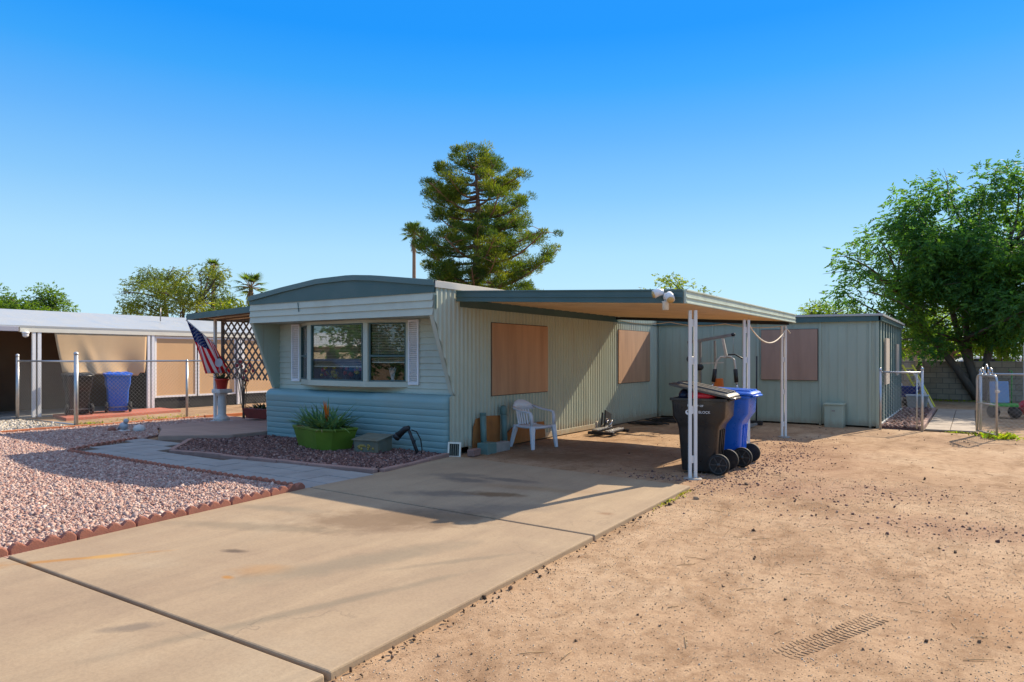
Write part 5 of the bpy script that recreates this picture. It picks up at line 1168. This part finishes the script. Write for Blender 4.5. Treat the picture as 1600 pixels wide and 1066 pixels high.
# ------------------------------------------------------------------ trees
def limb_path(a, b, bend=.12, n=5, sag=0):
    a, b = Vector(a), Vector(b); d = b-a; off = Vector((random.uniform(-1, 1), random.uniform(-1, 1), random.uniform(-.3, .5)))*d.length*bend
    return [a+d*t+off*math.sin(PI*t)+Vector((0, 0, sag*math.sin(PI*t))) for t in [i/n for i in range(n+1)]]
def foliage_tree(name, label, base, trunks, blobs, leaf, n_leaf, cols, group=None, spray=5, droop=.3, mat='leaves', bark='bark', trunk_r=.12, cat='tree', fill=.55, twig=3):
    """trunks: polylines from the base; blobs: (centre, radii) clumps that carry sprays of leaves"""
    t = thing(name, label, cat, base, group); tb = MB(); ends = []
    for tr_ in trunks:
        pts = [Vector(p) for p in tr_]; L = len(pts); tb.tube(pts, [trunk_r*(1-.65*i/(L-1)) for i in range(L)], 9); ends += pts[L//2:]
    lb = MB()
    for c, r_ in blobs:
        c = Vector(c); e = min(ends, key=lambda q: (q-c).length+ (2 if q.z > c.z else 0)); pth = limb_path(e, c, .12, 5)
        lb.tube(pth, [trunk_r*.36*(1-.75*i/5) for i in range(6)], 6)
        for k in range(twig):
            d = Vector((random.gauss(0, 1)*r_[0], random.gauss(0, 1)*r_[1], random.gauss(0, .8)*r_[2]))*.6
            lb.tube(limb_path(pth[random.choice((3, 4, 5))], c+d, .1, 3), [trunk_r*.10, trunk_r*.07, trunk_r*.05, trunk_r*.02], 4)
    tk = tb.build('trunk', bark, t); lb.build('limbs', bark, tk)
    B = np.array([b[0] for b in blobs], float); Rr = np.array([b[1] for b in blobs], float); vol = Rr.prod(1)**.8; ns = n_leaf//spray
    k = rng.choice(len(blobs), ns, p=vol/vol.sum()); d = rng.normal(size=(ns, 3)); d /= np.linalg.norm(d, axis=1)[:, None]
    rad = rng.uniform(0, 1, ns)**(1/3*fill*2); rad = np.where(rng.random(ns) < .12, rad*rng.uniform(1.05, 1.35, ns), rad)
    P0 = B[k]+d*rad[:, None]*Rr[k]
    gap = np.sin(P0[:, 0]*2.9+1.3*np.sin(P0[:, 2]*2.1))+np.sin(P0[:, 1]*3.1+P0[:, 2]*1.7)+np.sin(P0[:, 2]*3.7+P0[:, 0]*1.1)
    ok = gap > -.9; P0, d, k = P0[ok], d[ok], k[ok]; ns = len(P0)
    D0 = d*np.array([1, 1, .6])+rng.normal(0, .5, (ns, 3)); D0[:, 2] -= droop; D0 /= np.linalg.norm(D0, axis=1)[:, None]
    S0 = np.cross(D0, np.array([0, 0, 1.0])+rng.normal(0, .3, (ns, 3))); S0 /= np.linalg.norm(S0, axis=1)[:, None]+1e-9
    L, W = leaf; P = []; D = []; cc = []
    pal = np.array(cols); base_c = pal[(rng.random(len(blobs))*len(pal)).astype(int)][k]*.55+pal[rng.integers(0, len(pal), ns)]*.45
    for s_ in range(spray):
        side = 1 if s_ % 2 == 0 else -1; tt = (s_//2+1)*L*.55
        P.append(P0+D0*tt); D.append(D0*.75+S0*side*.8+rng.normal(0, .15, (ns, 3))-np.array([0, 0, droop*.5])); cc.append(base_c*rng.uniform(.75, 1.3, (ns, 1)))
    P = np.concatenate(P); D = np.concatenate(D); cc = np.concatenate(cc); n = len(P)
    V, F, C = leaf_quads(P, D, L*rng.uniform(.7, 1.3, n), W*rng.uniform(.7, 1.3, n), cc)
    np_mesh('crown', V, F, C, mat, t); return t
def blob_cloud(c, r, n, br, seed, zmin=None, shell=.5):
    g = np.random.default_rng(seed); out = []
    while len(out) < n:
        d = g.normal(size=3); d /= np.linalg.norm(d); q = np.array(c)+d*np.array(r)*g.uniform(shell, 1.0)
        if zmin is not None and q[2] < zmin: continue
        s_ = br*g.uniform(.65, 1.35); out.append((tuple(q), (s_*1.25, s_*1.25, s_*.8)))
    return out
def at(px, depth, z=0):
    """ground point that lies at a picture column and a depth in metres (layout aid)"""
    l = (px-800)/1066.7; c, s = math.cos(R(34)), math.sin(R(34)); return ((l*c-s)*depth, (l*s+c)*depth, z)
def hz(py, depth): return 1.6+(558-py)/1066.7*depth
# big broad tree in the right back yard
GR = [(.040, .125, .034), (.06, .16, .03), (.030, .10, .036), (.10, .21, .03), (.042, .13, .045)]
T1 = at(1533, 25.0)
c1 = at(1560, 25); bl = blob_cloud((c1[0]+.2, c1[1], 4.9), (4.6, 4.2, 2.7), 80, .95, 5, 2.1, .35)
for (px, py, dd, r_) in ((1320, 400, 24.5, .5), (1345, 420, 24.5, .7), (1325, 462, 24.5, .6), (1355, 455, 24, .8), (1375, 375, 25, .8), (1400, 340, 25, .8), (1430, 318, 25, .9), (1480, 300, 25, .95), (1540, 290, 25, 1.0), (1590, 285, 25, 1.0), (1450, 350, 25, 1.0), (1510, 345, 25, 1.0), (1570, 330, 25, 1.0), (1410, 390, 25, .9), (1380, 485, 25, .8), (1420, 500, 25, .8), (1460, 520, 25, .7), (1400, 530, 25, .7), (1440, 545, 25, .7), (1480, 540, 25.5, .7), (1545, 535, 25.5, .8), (1600, 530, 25, .9), (1480, 430, 24, 1.1), (1560, 430, 24, 1.1), (1650, 300, 25, 1.1), (1700, 320, 25, 1.2), (1440, 400, 24, 1.0), (1500, 480, 24, 1.0), (1570, 500, 24, .9)):
    q = at(px, dd); bl.append(((q[0], q[1], hz(py, dd)), (r_*1.2, r_*1.2, r_*.8)))
x, y = T1[0], T1[1]
foliage_tree('shade_tree', 'large dark green shade tree with leaning trunks in the back yard', (x, y, 0),
    [[(x, y, -.1), (x-.25, y, 1.0), (x-.65, y+.1, 2.2), (x-.95, y+.2, 3.6), (x-1.2, y+.2, 5.2)], [(x-.05, y, 0), (x-.75, y-.1, 1.2), (x-1.7, y-.2, 2.5), (x-2.6, y-.2, 4.0)], [(x, y, 0), (x+.2, y+.3, 1.6), (x+.5, y+.5, 3.4), (x+.8, y+.4, 5.6)], [(x, y+.1, 0), (x-.35, y+.2, 1.4), (x-.5, y+.5, 3.2), (x-.2, y+.6, 5.6)]],
    bl, (.14, .058), 185000, GR, spray=7, droop=.45, trunk_r=.17, twig=4, fill=.85)
x, y, _ = at(1585, 27.5)
bl = blob_cloud((x+2.2, y, 4.2), (2.8, 2.6, 2.0), 20, .9, 8, 2.2, .3)
foliage_tree('shade_tree', 'multi stemmed tree with several upright trunks right of the big one', (x, y, 0),
    [[(x, y, -.1), (x-.25, y, 1.2), (x-.3, y, 2.6), (x-.1, y, 4)], [(x+.1, y, -.1), (x+.3, y, 1.3), (x+.6, y, 2.8), (x+1.2, y, 4.2)], [(x+.1, y+.1, -.1), (x+.55, y+.1, 1.2), (x+1.2, y, 2.6), (x+2.2, y, 4)], [(x-.1, y, -.1), (x-.45, y+.1, 1.2), (x-.6, y, 2.6), (x-.4, y, 4)]],
    bl, (.12, .05), 24000, GR, spray=7, droop=.45, trunk_r=.13, twig=3, fill=.8)
# bright shrubs seen under the crown, beyond the block wall
for i, (px, dd, zc, n_, lb_) in enumerate(((1440, 36, 3.2, 9000, 'bright yellow green tree beyond the block wall near the shed'), (1530, 38, 2.8, 9000, 'bright green tree beyond the block wall behind the leaning trunks'), (1610, 37, 3.0, 9000, 'green tree beyond the block wall at the right frame edge'))):
    x, y, _ = at(px, dd); foliage_tree('background_tree', lb_, (x, y, 0), [[(x, y, 0), (x+.1, y, 1.5), (x, y+.2, 3)]], blob_cloud((x, y, zc), (2.3, 1.8, 1.3), 14, .8, 40+i, 1.4, .3), (.16, .07), n_, [(.10, .19, .02), (.14, .24, .03), (.07, .14, .02)], 'trees beyond the back wall', 5, .3, trunk_r=.1, twig=2)
# pine behind the home
PX, PY, _ = at(745, 38)
def pine():
    t = thing('pine_tree', 'tall pine tree rising behind the mobile home roof', 'tree', (PX, PY, 0)); H = 12.9
    tb = MB(); tb.tube([(PX+.12*math.sin(i*.9), PY, H*i/12) for i in range(13)], [.34*(1-.9*i/12)+.02 for i in range(13)], 10); tk = tb.build('trunk', 'pine_bark', t)
    lb = MB(); P = []; D = []; C = []; g = np.random.default_rng(3)
    def prof(z): return float(np.interp(z, [3, 5, 6.5, 7.6, 8.6, 9.6, 10.6, 11.6, 12.4, 13.3], [4.5, 4.7, 4.8, 4.6, 3.9, 3.6, 3.3, 2.4, 1.7, .7]))
    camx = Vector((math.cos(R(34)), math.sin(R(34)), 0)); z = 3.2; k = 0
    while z < H-.15:
        az_ = k*2.39996+g.uniform(-.3, .3); d = Vector((math.cos(az_), math.sin(az_), 0)); r_ = prof(z)*g.uniform(.60, 1.08)
        lat = d.dot(camx)
        if lat < -.3 and 9.3 < z < 11.2: r_ *= 1.15
        if lat > .3 and z < 8.6: r_ *= .98
        if z > 11.4: r_ *= .82
        if lat < -.3 and 11.2 < z < 12.0: r_ *= .6
        if lat < -.15 and z < 8.9: r_ *= .78
        a = Vector((PX, PY, z)); tipz = z+r_*g.uniform(.05, .34); b = Vector((PX, PY, 0))+d*r_+Vector((0, 0, tipz)); pth = limb_path(a, b, .06, 6, -.12*r_)
        lb.tube(pth, [.075*(1-.8*i/6)*(.5+r_/5) for i in range(7)], 6)
        nc = max(4, int(r_*4.2))
        for c in range(nc):
            f = g.uniform(.22, 1.0)**.75; i = min(5, int(f*6)); q = pth[i]+(pth[i+1]-pth[i])*(f*6-i)
            side = Vector((-d.y, d.x, 0))*g.normal(0, .40*(.3+.7*f))*r_*.33; cc = q+side+Vector((0, 0, g.uniform(.0, .38)))
            if side.length > .15: lb.tube([q, q*.5+cc*.5+Vector((0, 0, .04)), cc], [.022, .016, .008], 4)
            nn = 170; u = g.normal(size=(nn, 3)); u /= np.linalg.norm(u, axis=1)[:, None]; s_ = g.uniform(.19, .42)
            pp = np.array(cc)+u*g.uniform(.15, 1, (nn, 1))**.6*np.array([s_*1.15, s_*1.15, s_*.72]); dd = u*.8+np.array([d.x*.4, d.y*.4, .75])+g.normal(0, .3, (nn, 3))
            base = np.array([(.055, .105, .020), (.085, .135, .018), (.04, .085, .024), (.12, .165, .020)][g.integers(0, 4)])
            P.append(pp); D.append(dd); C.append(base*g.uniform(.7, 1.3, (nn, 1)))
        z += g.uniform(.08, .15); k += 1
    lb.build('limbs', 'pine_bark', tk); P = np.concatenate(P); D = np.concatenate(D); C = np.concatenate(C); n = len(P)
    V, F, C = leaf_quads(P, D, rng.uniform(.10, .21, n), rng.uniform(.022, .042, n), C); np_mesh('crown', V, F, C, 'needles', t)
pine()
def palm(label, px, depth, ytop, crown_r, n_fr=30, skirt=.8, lean=0, group='fan palms above the roofs'):
    x, y, _ = at(px, depth); H = hz(ytop, depth)-crown_r*.55; t = thing('fan_palm', label, 'palm tree', (x, y, 0), group)
    MB().tube([(x+lean*(i/8)**2, y, H*i/8) for i in range(9)], [.22*(1-.35*i/8) for i in range(9)], 10).build('trunk', 'palm_bark', t); mb = MB(); top = Vector((x+lean, y, H)); st = MB(); dead = MB()
    for i in range(n_fr):
        a = i*2.4+random.uniform(-.2, .2); el = random.uniform(-.5, 1.25); d = Vector((math.cos(a)*math.cos(el), math.sin(a)*math.cos(el), math.sin(el))); L = crown_r*random.uniform(.42, .55); hub = top+d*L; st.tube([top, hub], .025, 4)
        sd_, up_ = frame_z(d)
        for k in range(13):
            b = (k-6)/6*1.35; v = d*math.cos(b)+sd_*math.sin(b); blade(mb, hub, v+Vector((0, 0, -.08)), crown_r*.55*(1-.25*abs(b)/1.35), crown_r*.085, .5, 3, .1)
    for i in range(int(26*skirt)):
        a = random.uniform(0, 2*PI); p = top-Vector((0, 0, random.uniform(.0, skirt))); v = Vector((math.cos(a)*.5, math.sin(a)*.5, -1))
        for k in range(5): blade(dead, p, v+Vector((random.uniform(-.3, .3), random.uniform(-.3, .3), 0)), crown_r*.6, crown_r*.09, .3, 3, .1)
    st.build('stalks', 'palm_bark', t); colour_mesh(mb, 'fronds', 'leaves', t, lambda p: tuple(c*random.uniform(.7, 1.3) for c in (.065, .12, .025))); dead.build('dead_fronds', 'dead_leaf', t)
palm('tall thin fan palm just left of the pine tree', 647, 62, 352, 1.35, 34, 1.2)
palm('fan palm poking out of the feathery tree top', 333, 66, 409, 1.1, 22, .6)
palm('fan palm rising beside the left end of the home roof', 392, 46, 432, 1.35, 24, .8)
# feathery tree left of the home
x, y, _ = at(287, 34); PV = [(.075, .12, .03), (.10, .15, .03), (.055, .095, .035), (.13, .17, .035)]
bl = []
for (px, py, r_) in ((205, 470, .55), (215, 440, .6), (235, 430, .6), (260, 428, .6), (285, 425, .55), (310, 432, .6), (325, 445, .6), (340, 460, .6), (240, 455, .7), (270, 450, .75), (300, 455, .7), (225, 475, .7), (255, 478, .8), (290, 478, .8), (320, 475, .7), (200, 485, .5), (345, 440, .45), (355, 470, .5), (190, 455, .35), (328, 424, .45), (342, 428, .4), (335, 435, .5), (270, 418, .35), (300, 415, .3)):
    q = at(px, 34+random.uniform(-1.6, 1.6)); bl.append(((q[0], q[1], hz(py, 34)), (r_*1.2, r_*1.2, r_*.75)))
foliage_tree('feathery_tree', 'feathery grey green tree above the neighbour white roof', (x, y, 0), [[(x, y, 0), (x+.05, y, 1.6), (x-.1, y, 3), (x, y, 4.2)], [(x, y, .3), (x-.7, y, 2.2), (x-1.5, y, 3.6), (x-2.1, y+.2, 4.6)], [(x, y, .3), (x+.6, y+.2, 2.4), (x+1.2, y, 4.2)]], bl, (.10, .04), 34000, PV, spray=5, droop=.6, trunk_r=.16, twig=5, fill=.75)
for (name, lb_, px, dd, zc, rr, n_, cols, sd_) in (
    ('round_tree', 'dense bright green tree above the far left roof', 30, 42, 4.3, (2.3, 2.2, 1.75), 24000, [(.06, .13, .02), (.085, .17, .02), (.045, .10, .02)], 61),
    ('bushy_tree', 'yellow green bushy tree behind the awning', 362, 31, 2.9, (1.0, 1.0, 1.25), 9000, [(.13, .18, .025), (.17, .22, .03), (.10, .15, .02)], 62),
    ('leafy_tree', 'leafy tree top showing over the carport roof', 1052, 40, 4.8, (1.75, 1.7, 1.6), 14000, [(.10, .17, .03), (.07, .13, .02), (.14, .20, .03)], 63),
    ('leafy_tree', 'green tree top showing over the shed roof', 1292, 44, 3.9, (1.9, 1.6, 1.35), 9000, [(.09, .17, .03), (.12, .21, .03), (.07, .13, .02)], 64)):
    x, y, _ = at(px, dd); foliage_tree(name, lb_, (x, y, 0), [[(x, y, 0), (x+.1, y, zc*.4), (x, y+.1, zc)], [(x, y, .2), (x-.5, y, zc*.5), (x-1, y, zc)]], blob_cloud((x, y, zc), rr, 24, .62, sd_, zc-1.6, .25), (.15, .07), n_, cols, None, 5, .3, trunk_r=.14, twig=3, fill=.8)
# far house, picket fence and white van beyond the wall
x, y, _ = at(1428, 48); hs = thing('brick_house', 'pinkish brick house with white roof beyond the block wall', 'house', (x, y, 0))
MB().box(x-5, x+1.0, y, y+6, 0, 2.45).build('wall', 'far_brick', hs); mb = MB(); mb.loft([[(xx, y-.5, 2.4), (xx, y+3, 3.5), (xx, y+6.5, 2.4), (xx, y+6.5, 2.3), (xx, y+3, 3.35), (xx, y-.5, 2.3)] for xx in (x-5.4, x+3.2)]); mb.build('roof', 'far_white', hs)
MB().box(x+2.9, x+3.05, y-.3, y-.15, 0, 2.4).build('porch_post', 'far_white', hs); MB().box(x+1.0, x+3.0, y+2, y+6, 0, 2.4).build('porch_wall', 'brown_siding', hs); wn = MB().box(x-1.6, x-.5, y-.06, y, 1.0, 2.0).build('window', 'black_box', hs); MB().box(x-1.7, x-.4, y-.08, y-.01, .94, 1.0).build('sill', 'far_white', wn)
x, y, _ = at(1468, 37); pf = thing('picket_fence', 'weathered picket fence just showing over the block wall', 'fence', (x, y, 0)); mb = MB()
for i in range(34): mb.box(x-2+.12*i, x-2+.12*i+.10, y, y+.02, 0, 1.50+.03*(i % 3))
mb.build('pickets', 'picket', pf); MB().box(x-2, x+2.1, y+.02, y+.06, 1.1, 1.2).build('rail', 'picket', pf)
def car(name, label, cat, loc, rot, m, roofz=1.5, L=4.6, W=1.8, van=False):
    t = thing(name, label, cat, loc); h = L/2
    prof_ = [(-h, .35), (-h, .85), (-h+.15, .95), (-h+.9, 1.0), (-h+1.5, roofz-.03), (-h+2.0, roofz), (h-1.3, roofz), (h-.4, 1.05), (h-.05, .95), (h, .6), (h, .35)]
    if van: prof_ = [(-h, .35), (-h, .95), (-h+.9, 1.15), (-h+1.6, roofz-.05), (-h+2.0, roofz), (h-.2, roofz), (h, roofz-.2), (h, .35)]
    mb = MB(); mb.slabpoly([(a, -W/2, b) for a, b in prof_], (0, W, 0)); mb.build('body', m, t, local=True, bevel=.07)
    mb = MB()
    for s_ in (-1, 1): mb.slabpoly([(-h+1.45, s_*(W/2+.004), 1.04), (h-.75, s_*(W/2+.004), 1.04), (h-1.35, s_*(W/2+.004), roofz-.1), (-h+1.85, s_*(W/2+.004), roofz-.1)], (0, -s_*.01, 0))
    mb.build('side_window', 'black_box', t, local=True)
    for x_ in (-h+.85, h-.85):
        for s_ in (-1, 1):
            wl = MB().tube([(x_, s_*(W/2-.2), .33), (x_, s_*(W/2+.02), .33)], .33, 20).build('wheel', 'rubber', t, local=True); MB().tube([(x_, s_*(W/2+.0), .33), (x_, s_*(W/2+.03), .33)], .2, 14).build('rim', 'chrome', wl, local=True)
    t.rotation_euler = (0, 0, rot); return t
x, y, _ = at(1535, 33.5); car('white_van', 'white van roof showing over the block wall between tree trunks', 'van', (x, y, 0), R(8), 'car_white', 1.62, 4.8, 1.9, True)
# what stands across the street, mirrored in the bay window
car('parked_car', 'dark blue car parked on the street behind the viewer', 'car', (-26.5, -6.2, 0), 0, 'car_navy')
hs = thing('street_house', 'white roofed stucco house across the street', 'house', (-40, -24, 0)); MB().box(-50, -33, -27, -19, 0, 2.6).build('wall', 'stucco', hs); mb = MB(); mb.loft([[(xx, -18.4, 2.5), (xx, -23, 3.7), (xx, -27.6, 2.5), (xx, -27.6, 2.4), (xx, -23, 3.5), (xx, -18.4, 2.4)] for xx in (-50.6, -32.4)]); mb.build('roof', 'far_white', hs)
for x_ in (-46, -41, -36): MB().box(x_-.7, x_+.7, -19.0, -18.94, .9, 2.0).build('window', 'black_box', hs)
for i, (x, y, zc, lb_) in enumerate(((-33.5, -15, 4.0, 'green street tree beside the stucco house across the street'), (-46, -14.5, 4.4, 'green street tree left of the stucco house across the street'), (-6.5, -13, 3.2, 'broad green tree straight across the street'), (-2.0, -14, 3.0, 'broad green tree right of the one straight across the street'))):
    foliage_tree('street_tree', lb_, (x, y, 0), [[(x, y, 0), (x+.1, y, 1.8), (x, y, zc)]], blob_cloud((x, y, zc-.6), (2.9, 2.4, 2.2), 26, 1.1, 80+i, .6, .3), (.2, .12), 9000, GR, None, 5, .3, trunk_r=.16)
